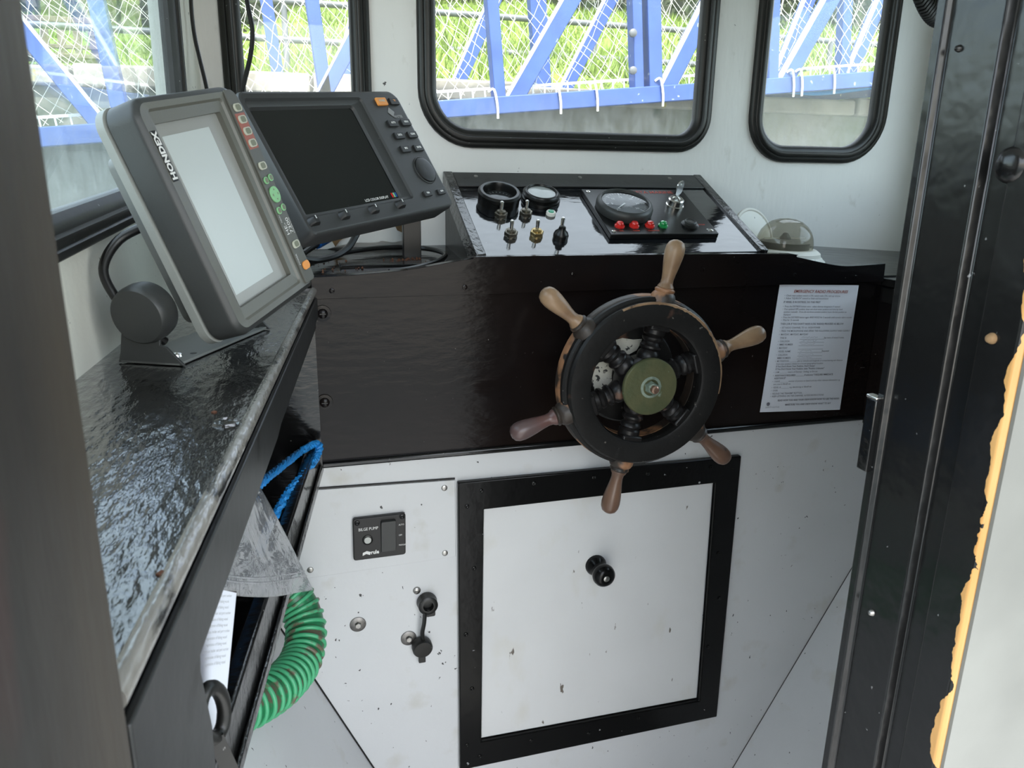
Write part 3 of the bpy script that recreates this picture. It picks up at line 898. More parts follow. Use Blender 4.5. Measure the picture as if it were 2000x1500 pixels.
for k in range(6):
    a = R(11.6 + 60 * k)
    d = Vector((math.sin(a), 0, math.cos(a)))
    sp = MB().lathe(WC, d, [(.0165, .030), (.0175, .040), (.0165, .046), (.013, .0505), (.0165, .054), (.0165, .057), (.013, .060), (.012, .063), (.0155, .066), (.0165, .070), (.0135, .073),
                           (.0165, .076), (.0165, .096)], 20).build('spoke', M['spoke'], wh)
    # square block let into the rim opening
    sd = d.cross(AX)
    blk = Frame(WC + d * .088, sd, d, AX)
    MB(blk).box(-.0165, .0165, -.006, .010, -.004, .0185).build('spoke_block', M['spoke'], sp, bevel=.003)
    hd = MB().lathe(WC + d * .128, d, [(.0195, -.008), (.0185, .004), (.0165, .008), (.0140, .0105), (.0150, .0125), (.0150, .0145), (.0125, .0165)], 22).build('handle_collar', M['rimwood'], wh)
    MB().lathe(WC + d * .128, d, [(.0115, .015), (.0125, .0175), (.0118, .0195), (.0095, .023), (.0090, .029), (.0100, .038), (.0122, .050), (.0140, .062), (.0146, .070), (.0138, .078), (.0110, .084), (.006, .0872), (.0006, .0882)], 24).build('handle_grip', hm[k], hd)
MB().lathe(WC, AX, [(.036, -.024), (.040, -.014), (.040, .014), (.036, .024), (.038, .026)], 40).build('hub', M['spoke'], wh)
hp = MB().lathe(WC + AX * .024, AX, [(.0425, 0), (.0435, .0015), (.0435, .006), (.042, .0078), (.016, .0085), (.015, .0075)], 56).build('hub_plate', M['hub'], wh)
MB().lathe(WC + AX * .032, AX, [(.0165, -.002), (.0165, .0005), (.0125, .0012), (.0125, -.001)], 32).build('washer_ring', M['verdigris'], hp)
MB().lathe(WC + AX * .031, AX, [(.0098, 0), (.0098, .010), (.0088, .0086), (.0058, .012)], 6).build('hub_nut', M['verdigris'], hp, smooth=20)
MB().lathe(WC + AX * .040, AX, [(.0062, 0), (.0060, .008), (.0040, .0098)], 14).build('shaft_end', M['coppernut'], hp)
hl = thing('helm_gearbox', (.503, DB, 1.13), 'black round helm gearbox with flaked white paint behind the ship wheel', 'gearbox')
MB().lathe(Vector((WC.x, DB - .0065, WC.z)), AX, [(.080, 0), (.080, .070), (.076, .0785), (.030, .0795), (.028, .090), (.020, .092), (.018, .105)], 48).build('housing', M['rim'], hl)
for (pp, yq) in (([(1203, 664), (1215, 660), (1236, 663), (1254, 662), (1250, 672), (1243, 684), (1228, 692), (1214, 688), (1203, 680)], DB - .0855),
                 ([(1158, 722), (1170, 708), (1188, 704), (1199, 718), (1196, 742), (1180, 760), (1162, 764), (1155, 745)], DB - .0855)):
    pts = [at(x, y, yq) for x, y in pp]
    fl = Frame((0, yq, 0), (1, 0, 0), (0, 0, 1), AX)
    MB(fl).prism([(p.x, p.z) for p in reversed(pts)], -.0006, .0008).build('paint_flake', M['whitepatch'], hl)

# ================================================================== NOTICE
nt_ = thing('notice', (.895, DB - .0075, 1.02), 'white emergency radio procedures notice pinned on the black panel', 'paper notice')
c00, c10, c11, c01 = (at(x, y, DB - .0068) for x, y in ((1484, 805), (1640, 800), (1677, 557), (1523, 556)))
NXN, NYN = 8, 12
mb = MB()
gv = []
for j in range(NYN + 1):
    for i in range(NXN + 1):
        u, v = i / NXN, j / NYN
        p = (c00 * (1 - u) + c10 * u) * (1 - v) + (c01 * (1 - u) + c11 * u) * v
        gv.append(p + Vector((0, -.0006 * (1 + math.sin(u * 9 + v * 5)) * .5, 0)))
fs = [(j * (NXN + 1) + i, j * (NXN + 1) + i + 1, (j + 1) * (NXN + 1) + i + 1, (j + 1) * (NXN + 1) + i) for j in range(NYN) for i in range(NXN)]
n0 = len(gv)
mb.add(gv + [p + Vector((0, .0004, 0)) for p in gv], fs + [tuple(n0 + i for i in reversed(f)) for f in fs], raw=True)
mb.build('paper_sheet', M['paper'], nt_, smooth=180)
NW, NH = (c11 - c01).length, (c01 - c00).length
NF = Frame(c01 + Vector((0, -.0014, 0)), (c10 - c00 + c11 - c01), (c01 - c00 + c11 - c10), (0, -1, 0))
lines = [(.048, 0, 2, "EMERGENCY RADIO PROCEDURES", .0082),
         (.080, .10, 0, "\u2022  Check mast isolator switch is ON, switch radio ON, turn up volume", .0043),
         (.101, .10, 0, "\u2022  Adjust \"SQUELCH\" control to listen and transmission", .0043),
         (.130, .10, 1, "IF VESSEL IS IN DISTRESS, DO THIS FIRST", .0046),
         (.163, .10, 0, "\u2022  Press the DISTRESS button once - select distress designation if wanted", .0043),
         (.184, .10, 0, "\u2022  If an updated GPS position does not show enter position and time by hand", .0043),
         (.205, .12, 0, "position manually - if you do not know present position leave the last position as", .0043),
         (.226, .12, 0, "displayed", .0043),
         (.247, .10, 0, "\u2022  Press the DISTRESS button again AND HOLD for 5 seconds until acoustic alarm sounds", .0043),
         (.268, .10, 0, "\u2022  Wait for 15 seconds", .0043),
         (.298, .10, 1, "THEN (OR IF YOU DON'T HAVE A DSC RADIO) PROCEED AS BELOW", .0046),
         (.327, .10, 0, "\u2022  SET RADIO CHANNEL TO 16 - HIGH POWER", .0043),
         (.353, .10, 0, "\u2022  PRESS THE MICROPHONE AND SPEAK THE FOLLOWING SLOWLY AND CLEARLY", .0043),
         (.380, .10, 0, "\u2022  MAYDAY, MAYDAY, MAYDAY", .0046),
         (.407, .12, 0, "THIS IS", .0046), (.407, .68, 0, "Say name of vessel 3 times", .0043),
         (.433, .10, 0, "\u2022  CALLSIGN", .0046), (.459, .10, 0, "\u2022  MMSI NUMBER", .0046), (.486, .10, 0, "\u2022  MAYDAY", .0046),
         (.513, .12, 0, "VESSEL NAME", .0046), (.513, .68, 0, "Repeated", .0043), (.540, .10, 0, "\u2022  CALLSIGN", .0046), (.565, .12, 0, "MMSI NUMBER", .0046),
         (.590, .10, 0, "\u2022  MY POSITION ________ give as latitude and longitude or a true bearing and distance", .0043),
         (.612, .12, 0, "from your position relative to a known geographical location", .0043),
         (.632, .12, 1, "If You Don't Know Your Position, Don't Guess!", .0045),
         (.653, .12, 1, "If You Don't Know Your Position, state \"Position Unknown\"", .0045),
         (.678, .10, 0, "\u2022  I AM ________ nature of Distress - Sinking, on fire etc", .0043),
         (.705, .10, 1, "\u2022  ASSISTANCE REQUIRED ________ if unknown \"I REQUIRE IMMEDIATE", .0044),
         (.727, .12, 1, "ASSISTANCE\"", .0044),
         (.752, .10, 0, "\u2022  I HAVE ________ number of persons on board and any other relevant information e.g.", .0043),
         (.774, .12, 0, "are crew in liferaft etc", .0043),
         (.801, .10, 0, "\u2022  VESSEL IS ________ e.g. abandoning or liferaft etc", .0043),
         (.826, .10, 0, "\u2022  OVER", .0044), (.851, .10, 0, "\u2022  RELEASE THE TRANSMIT BUTTON", .0044),
         (.873, .10, 0, "\u2022  KEEP LISTENING ON THE CHANNEL 16 FOR INSTRUCTIONS", .0044),
         (.908, 0, 3, "READ HOW YOU AND YOUR CREW KNOW HOW TO USE THE RADIO", .0046),
         (.945, 0, 3, "MAKE SURE YOU AND CREW KNOW WHAT TO SAY", .0046)]
m1, m2 = MB(NF), MB(NF)
for (fy, fx, st, tx, sz) in lines:
    if st == 2:
        m2.text(tx, NW * .52, -NH * fy, sz * .88, .0003, 'CENTER', shear=.25, bold=.00012)
    elif st == 3:
        m1.text(tx, NW * .58, -NH * fy, sz, .0003, 'CENTER', sx=.9, bold=.00012)
    else:
        m1.text(tx, NW * (fx - .03), -NH * fy, sz, .0003, sx=.93, bold=.00010 if st else .00003)
for fy in (.413, .439, .465, .492, .519, .546, .571):
    m1.add([(NW * .34, -NH * fy - .0012, .0003), (NW * .66, -NH * fy - .0012, .0003), (NW * .66, -NH * fy - .0008, .0003), (NW * .34, -NH * fy - .0008, .0003)], [(0, 1, 2, 3)])
rr = random.Random(3)
for fy in (.405, .431, .457, .511, .537, .563):   # handwriting in pencil on the ruled lines
    x = NW * .36
    pts = []
    while x < NW * (.5 + .14 * rr.random()):
        pts.append(NF(x, -NH * fy + rr.uniform(-.0012, .0018), .0003))
        x += rr.uniform(.0010, .0022)
    m1.tube(pts, .00016, 3)
m1.prism(circ(NW * .06, -NH * .935, .0035, 10), .0002, .0003)
m1.text('SAFETY NOTICE', NW * .03, -NH * .962, .0040, .0003)
m1.build('printed_text', M['ink'], nt_, smooth=0)
m2.build('printed_heading', M['ink_red'], nt_, smooth=0)

# ================================================================== HATCH
ha = thing('hatch', (.508, DB, .38), 'white square hatch door in a thick black frame below the ship wheel', 'hatch')
o_ = [(.2455, .380), (.776, .384), (.7705, .948), (.2445, .950)]
i_ = [(.2855, .4345), (.7315, .4315), (.7225, .900), (.2880, .8975)]
MB(BF).plate(o_, [list(reversed(i_))], .0005, .012).build('hatch_frame', M['hatchblack'], ha, bevel=.002)
dr = MB(BF).prism([(.2875, .4365), (.7295, .4335), (.7205, .898), (.2900, .8955)], .0008, .0045).build('hatch_door', M['hatch'], ha, bevel=.001)
kp = at(1163, 1103, DB - .0045)
kn = MB().lathe(kp, AX, [(.0195, 0), (.0195, .004), (.0165, .009), (.0115, .014), (.0105, .019), (.0135, .023), (.0185, .030), (.0205, .037), (.0195, .044), (.0155, .0495), (.009, .0525), (.0065, .052)], 28).build('knob', M['hatchblack'], dr)
MB().lathe(kp + AX * .0515, AX, [(.0062, 0), (.0045, .0012), (.0006, .0015)], 12).build('knob_screw', M['steel'], kn)
scr = [(940, 959), (1043, 944), (1160, 932), (1265, 925), (1388, 912), (912, 989), (926, 1110), (910, 1239), (922, 1345), (912, 1455), (937, 1477), (1037, 1446), (1150, 1432), (1246, 1402), (1405, 1168), (1383, 1263), (1403, 1080)]
for px, py in scr:
    MB().lathe(at(px, py, DB - .012), AX, [(.0042, -.0004), (.0038, .0012), (.0022, .0018), (.0006, .0012)], 10).build('screw_head', M['hatchblack'], ha)

# ================================================================== BILGE PUMP SWITCH ON ITS COVER PLATE
cp = thing('cover_plate', (.10, DB, .81), 'white rectangular cover plate screwed left of the hatch', 'cover plate')
MB(BF).prism([(-.04, .806), (.2412, .813), (.2412, .9525), (-.04, .960)], .0004, .0045).build('plate', M['white_low'], cp, bevel=.0008)
MB().tube([(-.04, DB - .0015, .9615), (.10, DB - .0015, .9578), (.2412, DB - .0015, .9540)], .0016, 6).build('cracked_seam', M['rubber'], cp)
for px, py in ((868, 953), (869, 1080), (606, 1113)):
    sc_ = MB().lathe(at(px, py, DB - .0045), AX, [(.0052, 0), (.0048, .0015), (.003, .0024), (.0006, .0024)], 14).build('screw_head', M['steel'], cp)
bs = thing('bilge_pump_switch', (.115, DB - .0045, .83), 'black bilge pump switch plate with a rocker and grey indicator', 'switch')
b4 = [at(x, y, DB - .0045) for x, y in ((690, 1091), (791, 1078), (790, 1000), (688, 1010))]
BX = Frame(b4[0], b4[1] - b4[0], b4[3] - b4[0], AX)
BW, BH = (b4[1] - b4[0]).length, (b4[3] - b4[0]).length
MB(BX).prism(rrect(0, BW, 0, BH, .004, 4), .0003, .0085).build('face_plate', M['blackplastic'], bs, bevel=.0012)
ro = MB(BX).plate(rrect(BW * .49, BW * .84, BH * .10, BH * .93, .003, 3), [list(reversed(rrect(BW * .515, BW * .815, BH * .13, BH * .90, .002, 3)))], .0085, .0086).build('rocker_surround', M['blackplastic'], bs, bevel=.0006)
MB(BX).loops([[(x, y, .0087) for x, y in rrect(BW * .52, BW * .81, BH * .135, BH * .895, .002, 3)],
              [(x, y, .011 + .004 * (y / BH - .1)) for x, y in rrect(BW * .53, BW * .80, BH * .15, BH * .88, .002, 3)]], cap0=True, cap1=True).build('rocker', M['plastic'], ro)
il = MB().lathe(BX(BW * .27, BH * .47, .0085), AX, [(.0085, 0), (.0085, .0012), (.0065, .0018), (.0062, .001)], 24).build('indicator_ring', M['blackplastic'], bs)
MB().lathe(BX(BW * .27, BH * .47, .0088), AX, [(.0060, 0), (.0055, .0022), (.0006, .0028)], 20, cap0=False).build('indicator_lens', M['paledial'], il)
MB(BX).text('BILGE PUMP', BW * .10, BH * .73, .0072, .0088, sx=.82).build('white_lettering', M['print'], bs, smooth=0)
for tx, fy in (('AUTO', .74), ('OFF', .49), ('MANUAL', .25)):
    MB(BX).text(tx, BW * .865, BH * fy, .0042, .0088, sx=.75).build('white_lettering', M['print'], bs, smooth=0)
mb = MB(BX)
mb.text('rule', BW * .33, BH * .155, .0095, .0088, bold=.0003, sx=.85)
mb.add([(BW * .17, BH * .10, .0088), (BW * .24, BH * .135, .0088), (BW * .31, BH * .10, .0088), (BW * .33, BH * .17, .0088), (BW * .25, BH * .205, .0088), (BW * .175, BH * .17, .0088)], [(0, 1, 4, 5), (1, 2, 3, 4)])
mb.build('maker_logo', M['print'], bs, smooth=0)
for u, v in ((.08, .90), (.93, .93)):
    MB().lathe(BX(BW * u, BH * v, .0085), AX, [(.0045, 0), (.0042, .0014), (.0024, .002), (.0006, .0008)], 12).build('screw_head', M['blackplastic'], bs)

# washers, screw and capped socket
for (px, py, lab) in ((699, 1219, 'grey bolt on a large steel washer, alone left of the capped socket'), (798, 1246, 'grey bolt on a steel washer beside the hanging socket cap')):
    p = at(px, py, DB)
    bt = thing('bolt_and_washer', p, lab, 'bolt', 'washers on the white bulkhead')
    MB().lathe(p, AX, [(.0135, .0002), (.0135, .0015), (.0125, .0022)], 28).build('washer', M['washer'], bt)
    MB().lathe(p, AX, [(.0055, .002), (.0055, .006), (.0045, .007)], 6).build('hex_head', M['steel'], bt, smooth=20)
p = at(814, 1153, DB)
st_ = thing('screw', p, 'small round-head screw above the capped socket', 'screw')
sh_ = MB().lathe(p, AX, [(.0068, .0002), (.0062, .0024), (.004, .0038), (.0006, .0042)], 16).build('screw_dome', M['steel'], st_)
MB(Frame(p, (1, 0, 0), (0, 0, 1), AX)).box(-.0045, .0045, -.0006, .0006, .0036, .0045).build('screw_slot', M['rubber'], sh_)
p = at(833, 1173, DB)
ss = thing('deck_socket', p, 'black round electrical socket with its cap hanging on a strap', 'socket')
MB().lathe(p, AX, [(.0165, .0002), (.0175, .004), (.0165, .008), (.0165, .018), (.014, .020), (.009, .020), (.008, .010)], 28).build('socket_body', M['rubber'], ss)
MB(Frame(p, (1, 0, 0), (0, 0, 1), AX)).prism(rrect(-.004, .012, -.021, -.008, .003, 3), .004, .018).build('socket_latch', M['rubber'], ss, bevel=.001)
q = at(822, 1256, DB)
MB().tube(smooth_path([p + Vector((-.006, -.018, -.012)), p + Vector((-.008, -.020, -.03)), p + Vector((-.011, -.018, -.05)), q + Vector((.003, -.012, .010))], 4), .0036, 8).build('strap', M['rubber'], ss)
cpp = MB().lathe(q, (.05, -1, -.1), [(.0165, .002), (.0175, .006), (.0175, .016), (.0155, .019), (.0008, .0195)], 26).build('hanging_cap', M['rubber'], ss)
MB(Frame(q, (1, 0, 0), (0, 0, 1), AX)).box(-.006, .006, -.031, -.014, .006, .013).build('cap_tab', M['rubber'], cpp, bevel=.0012)

# ================================================================== FISH FINDER (tilted, left)
HF = Frame((-.042, .7765, 1.4109), (.4261, .8915, .1541), (-.3358, -.0024, .9419), (.8401, -.4531, .2983))
hx = thing('fish_finder', HF(-.02, -.10, -.05), 'tilted grey fish finder with a pale portrait screen and green keypad', 'display')
out0 = rrect(-.0835, .0835, -.1045, .1045, .017, 7)
Lp = lambda poly, z: [(a, b, z) for a, b in poly]
MB(HF).loops([Lp(offset(out0, -.004), -.030), Lp(out0, -.0285), Lp(offset(out0, .0005), -.006), Lp(offset(out0, -.0012), -.0025), Lp(offset(out0, -.005), 0)], cap0=True).build('front_housing', M['plastic'], hx, smooth=50)
inn = rrect(-.0655, .0560, -.0945, .0945, .005, 7)
MB(HF).loops([Lp(offset(out0, -.005), 0), Lp(inn, -.0015), Lp(offset(inn, -.002), -.0035), Lp(rrect(-.0600, .0480, -.0825, .0830, .002, 7), -.0045), Lp(rrect(-.0600, .0480, -.0825, .0830, .002, 7), -.0105)]).build('bezel', M['plastic_face'], hx, smooth=25)
MB(HF).box(-.0602, .0482, -.0828, .0832, -.0125, -.0098).build('screen_border', M['screen_glass'], hx)
scn = MB(HF).prism(rrect(-.0500, .0260, -.0720, .0725, .0006, 2), -.0098, -.0094).build('screen', M['screen_on'], hx)
back0 = rrect(-.0835, .0835, -.1045, .1045, .017, 7)
MB(HF).loops([Lp(offset(back0, -.003), -.0305), Lp(offset(back0, .0008), -.032), Lp(offset(back0, .0008), -.0395), Lp(offset(back0, -.006), -.044)], cap0=True, cap1=True).build('rear_rim', M['plastic_light'], hx, smooth=40)
bb = rrect(-.070, .070, -.085, .072, .012, 5)
MB(HF).loops([Lp(bb, -.043), Lp(offset(bb, -.002), -.058), Lp(offset(bb, -.008), -.061)], cap0=True, cap1=True).build('rear_casing', M['plastic_back'], hx, smooth=40)
# keypad strip
kp_ = MB(HF).loops([Lp(rrect(.0600, .0822, -.0985, .1005, (.002, .004, .012, .002), 6), -.001), Lp(rrect(.0600, .0822, -.0985, .1005, (.002, .004, .012, .002), 6), .0006), Lp(rrect(.0606, .0816, -.0979, .0999, (.002, .004, .012, .002), 6), .0011)], cap1=True).build('keypad_strip', M['plastic_strip'], hx, smooth=30)
MB(HF).prism([(.0615, .0775), (.0805, .0775), (.0805, .0425), (.0615, .0425)], .0010, .0014).build('red_key_backing', M['red'], kp_, smooth=0)


def pill(x, y, w, h, mrim, mface, tilt=0):
    k = MB(HF).prism(rrect(x - w / 2, x + w / 2, y - h / 2, y + h / 2, min(w, h) * .48, 5), .0011, .0026).build('key', mrim, kp_, bevel=.0004)
    if mface:
        MB(HF).prism(rrect(x - w * .3, x + w * .3, y - h * .36, y + h * .36, min(w, h) * .28, 4), .0026, .0029).build('key_centre', mface, k, smooth=0)
    return k


for y in (.0828, .0713, .0598, .0480, .0250, -.0577):
    pill(.0712, y, .0150, .0078, M['key_rim'], M['key_face'])
pill(.0735, -.0815, .0150, .0088, M['orange'], None)
for x, y in ((.0660, .0107), (.0770, .0119), (.0660, -.0207), (.0770, -.0193)):
    pill(x, y, .0085, .0072, M['key_green'], M['key_face'])
k = pill(.0716, -.0047, .0185, .0165, M['key_green'], None)
mb = MB(HF)
for a in (0, 90, 180, 270):
    c_, s_ = math.cos(R(a)), math.sin(R(a))
    mb.add([(.0716 + c_ * .0068, -.0047 + s_ * .0062, .00275), (.0716 + c_ * .0042 - s_ * .0017, -.0047 + s_ * .0042 + c_ * .0017, .00275), (.0716 + c_ * .0042 + s_ * .0017, -.0047 + s_ * .0042 - c_ * .0017, .00275)], [(0, 1, 2)])
mb.build('arrow_marks', M['key_face'], k, smooth=0)
mb = MB(HF)
mb.text('HE-', .0665, -.040, .0085, .0013, rot=R(90), align='CENTER')
mb.text('7300', .0748, -.038, .0085, .0013, rot=R(90), align='CENTER')
mb.text('COLOR LCD', .0795, -.039, .0030, .0013, rot=R(90), align='CENTER')
mb.text('MENU', .0628, -.0285, .0030, .0013, rot=R(90), align='CENTER')
mb.text('POWER', .0632, -.0725, .0035, .0013, rot=R(90), align='CENTER')
mb.build('key_lettering', M['print'], kp_, smooth=0)
lg = MB(HF).box(-.0768, -.0690, .0355, .0775, -.0015, .0004).build('logo_plate', M['blackplastic'], hx, bevel=.0004)
mb = MB(HF)
mb.text('HONDEX', -.0729, .0565, .0094, .0006, rot=R(90), align='CENTER', sx=.98, bold=.0004)
mb.build('logo_lettering', M['print'], lg, smooth=0)
mb = MB(HF)
mb.text('10.4 LCD COLOR FISH FINDER', -.0560, -.0330, .0048, -.0095, rot=R(90), align='CENTER')
mb.build('screen_lettering', M['print'], hx, smooth=0)
# trunnion knob, bracket and base
kd = -HF.x
kpos = HF(-.083, -.057, -.071)
MB().lathe(kpos, kd, [(.022, 0), (.0255, .002), (.0265, .008), (.0262, .018), (.0250, .0225), (.0235, .0242), (.0006, .0252)], 40).build('clamp_knob', M['plastic'], hx)
BRF = Frame(HF(-.081, 0, 0), Vector((-HF.x.y, HF.x.x, 0)), (0, 0, 1), Vector((HF.x.x, HF.x.y, 0)))   # bracket side: x toward wall, z forward


def to_br(p):
    d_ = p - BRF.o
    return d_.dot(BRF.x), d_.dot(BRF.y)


ku, kv = to_br(kpos)
zf = SZ - BRF.o.z + .0008
arm = [(ku - .017, kv + .008), (ku - .012, kv - .030), (ku - .018, zf + .016), (ku - .034, zf), (ku + .030, zf), (ku + .027, zf + .010), (ku + .022, kv - .01), (ku + .018, kv + .010), (ku + .008, kv + .020), (ku - .008, kv + .020)]
def ccw(p):
    return p if sum(p[i - 1][0] * p[i][1] - p[i][0] * p[i - 1][1] for i in range(len(p))) > 0 else list(reversed(p))
for zz in (-.004, .158):
    MB(BRF).prism(ccw(arm), zz, zz + .003).build('bracket_arm', M['plastic'], hx, bevel=.0006)
MB(BRF).box(ku - .030, ku + .028, zf, zf + .0025, -.004, .161).build('bracket_base', M['plastic_back'], hx, bevel=.0006)
for zz in (.018, .14):
    MB().lathe(BRF(ku - .012, zf + .0025, zz), (0, 0, 1), [(.0062, 0), (.0055, .0022), (.003, .0034), (.0006, .0036)], 14).build('screw_head', M['chrome'], hx)
    MB().lathe(BRF(ku - .021, zf + .0025, zz + .014), (0, 0, 1), [(.003, 0), (.003, .0002)], 12).build('screw_hole', M['rubber'], hx)
cbl = smooth_path([HF(-.050, .010, -.058), HF(-.066, .006, -.083), HF(-.088, -.012, -.094), HF(-.095, -.040, -.090), HF(-.088, -.070, -.084), HF(-.075, -.090, -.082)], 6)
cbl = [Vector((max(v.x, lw(v.y) + .006), v.y, max(v.z, SZ + .005))) for v in cbl]
MB().tube(cbl, .0042, 10).build('power_cable', M['cable'], hx)

# ================================================================== RADAR MONITOR
RF = Frame((.1658, 1.2509, 1.5575), (.7161, .6931, .0828), (-.409, .3206, .8544), (.5656, -.6457, .513))
rd = thing('radar_monitor', RF(-.15, -.2, -.05), 'wide charcoal radar monitor with a dark blank screen', 'display')
ro_ = rrect(-.302, .011, -.1985, 0, (.010, .014, .020, .014), 7)
sc0 = rrect(-.296, -.0755, -.1745, -.0115, .007, 7)
sc1 = rrect(-.288, -.0975, -.1680, -.0235, .005, 7)
MB(RF).loops([Lp(offset(ro_, -.006), -.040), Lp(offset(ro_, -.001), -.037), Lp(offset(ro_, .0), -.005), Lp(offset(ro_, -.002), -.001), Lp(offset(ro_, -.005), 0)], cap0=True).build('housing', M['radar'], rd, smooth=45)
MB(RF).loops([Lp(offset(ro_, -.005), 0), Lp(sc0, 0), Lp(offset(sc0, -.0025), -.003), Lp(offset(sc0, -.006), -.0035), Lp(offset(sc1, .003), -.005), Lp(sc1, -.009)]).build('bezel', M['radar'], rd, smooth=25)
scr_ = MB(RF).box(-.290, -.0955, -.170, -.0215, -.011, -.0088).build('screen', M['screen_off'], rd)
mb = MB(RF)
mb.text('LCD COLOR DISPLAY', -.1440, -.1622, .0052, -.0085, align='CENTER', bold=.0001)
mb.build('screen_lettering', M['print'], scr_, smooth=0)
for i, c_ in enumerate(('redlamp', 'key_green', 'bluetape')):
    MB(RF).box(-.1105 + i * .0042, -.1075 + i * .0042, -.1645, -.1575, -.0088, -.0084).build('colour_bar', M[c_], scr_)


def key(x, y, w, h, m, txt='', tm='print', ts=.0042):
    k_ = MB(RF).prism(rrect(x - w / 2, x + w / 2, y - h / 2, y + h / 2, .0015, 3), -.0005, .003).build('key', m, rd, bevel=.0007)
    if txt:
        mb_ = MB(RF)
        mb_.text(txt, x, y + .0005, ts, .0032, 'CENTER', sx=.85, bold=.0002)
        mb_.build('key_lettering', M[tm], k_, smooth=0)


key(-.0370, -.0200, .0230, .0125, M['orange'], 'POWER', 'key_rim', .0045)
key(-.0075, -.0200, .0200, .0115, M['key_dark'], 'TX', 'orange')
for i, ((x, y), tx) in enumerate(zip(((-.0377, -.0559), (-.0060, -.0556), (-.0374, -.0762), (-.0057, -.0763), (-.0395, -.0982), (-.0076, -.0986)), ('AUTO', 'MENU', 'DATA', 'CLEAR', 'BRG', 'ENTER'))):
    key(x, y, .0215, .0108, M['key_dark'], tx)
key(-.0432, -.1719, .0185, .0090, M['key_dark'], 'TRIM', 'print', .0036)
key(-.0085, -.1728, .0185, .0090, M['key_dark'], 'GAIN', 'print', .0036)
jg = MB().lathe(RF(-.0195, -.1345, 0), RF.z, [(.0225, -.001), (.0225, .001), (.0212, .0018), (.0205, .0008)], 36).build('trackpad_ring', M['radar'], rd)
MB().lathe(RF(-.0195, -.1345, 0), RF.z, [(.0200, .0006), (.0195, .0030), (.015, .0042), (.0006, .0034)], 36).build('trackpad', M['key_dark'], jg)
mb = MB(RF)
mb.add([(-.0265, -.0290, .0005), (-.0345, -.0370, .0005), (-.0265, -.0450, .0005), (-.0185, -.0370, .0005)], [(0, 1, 2, 3)])
mb.text('MASTER', -.0250, -.0450, .0062, .0006, sx=.9, bold=.0002)
mb.build('diamond_logo', M['print_grey'], rd, smooth=0)
for x in (-.2881, -.2328, -.1736, -.1152):
    kk = MB(RF).loops([Lp(rrect(x - .0095, x + .0095, -.1862, -.1735, (.003, .003, .006, .006), 4), -.0005), Lp(rrect(x - .0085, x + .0085, -.1852, -.1745, (.003, .003, .006, .006), 4), .003),
                       Lp(rrect(x - .0035, x + .0035, -.1845, -.1755, (.001, .001, .003, .003), 4), .0075)], cap1=True).build('rotary_knob', M['key_dark'], rd, smooth=40)
    MB(RF).box(x - .0006, x + .0006, -.1795, -.1752, .0072, .0079).build('pointer_mark', M['print'], kk)
bkm = rrect(-.270, -.030, -.170, -.025, .010, 4)
MB(RF).loops([Lp(bkm, -.039), Lp(offset(bkm, -.008), -.064), Lp(offset(bkm, -.016), -.068)], cap0=True, cap1=True).build('rear_casing', M['radar'], rd)
pA, pB = at(786, 428, 1.31), at(821, 428, 1.31)
MB().box(pA.x, pB.x, 1.305, 1.32, 1.292, 1.425).build('pedestal', M['blackplastic'], rd, bevel=.001)
MB().box(pA.x - .11, pB.x + .01, 1.235, 1.335, 1.289, 1.295).build('pedestal_foot', M['black'], rd, bevel=.001)
MB().bar(Vector((pA.x + .012, 1.31, 1.42)), RF(-.10, -.10, -.062), .02, .02).build('tilt_arm', M['blackplastic'], rd)

# torn white lining board and cables below the radar
tb_ = [(x, y) for x, y in ((600, 500), (612, 455), (640, 430), (790, 415), (786, 447), (790, 458), (782, 462), (787, 468), (770, 474), (745, 470), (735, 474), (690, 474), (662, 480), (640, 488))]
tp_ = [at(x, y, 1.405) for x, y in tb_]
tbd = thing('torn_lining_board', tp_[0], 'torn white lining board under the radar monitor', 'board')
MB(wallF(1.405)).prism(ccw([(p.x, max(p.z, 1.303)) for p in tp_]), -.006, 0).build('white_sheet', M['white'], tbd)
tq_ = [at(x, y, 1.4035) for x, y in ((650, 440), (672, 432), (666, 450), (676, 462), (664, 470), (655, 482), (648, 470), (654, 458))]
MB(wallF(1.4035)).prism(ccw([(p.x, p.z) for p in tq_]), -.002, .0012).build('torn_patch', M['bare'], tbd)
tq_ = [at(x, y, 1.4035) for x, y in ((772, 420), (790, 414), (787, 440), (790, 456), (776, 450), (770, 438))]
MB(wallF(1.4035)).prism(ccw([(p.x, p.z) for p in tq_]), -.002, .0012).build('torn_patch', M['bare'], tbd)


def cable(name, pts, r, m, label, cat='cable', n=8, k=6):
    o = MB().tube(smooth_path(pts, k), r, n).build(name, m)
    o['label'] = label
    o['category'] = cat
    return o


cable('radar_cable', [at(703, 440, 1.30), at(695, 460, 1.29), at(680, 484, 1.27), at(655, 500, 1.25), at(620, 508, 1.235), at(590, 505, 1.22)], .0055, M['cable'], 'thick black cable dropping from the radar monitor')
loop = [(560, 520, 1.293), (640, 492, 1.300), (700, 478, 1.305), (770, 472, 1.309), (830, 476, 1.308), (864, 486, 1.304), (868, 496, 1.300), (845, 508, 1.297), (805, 517, 1.294), (760, 522, 1.292)]
cable('looped_cable', [Vector((at(x, y, 1.36 - .0018 * max(0, y - 472) * 2.2).x, 1.36 - .0018 * max(0, y - 472) * 2.2, 0)) + Vector((0, 0, 1.2925 + (1.36 - .00396 * max(0, y - 472) - 1.15) * .08)) for x, y, z in loop], .0042, M['cable'], 'black cable lying in a long loop on the sill')
bt_ = thing('taped_connector', at(620, 470, 1.30), 'bundle of black leads bound with bright blue tape', 'connector')
a_, b_ = at(596, 486, 1.27), at(650, 455, 1.33)
d_ = (b_ - a_)
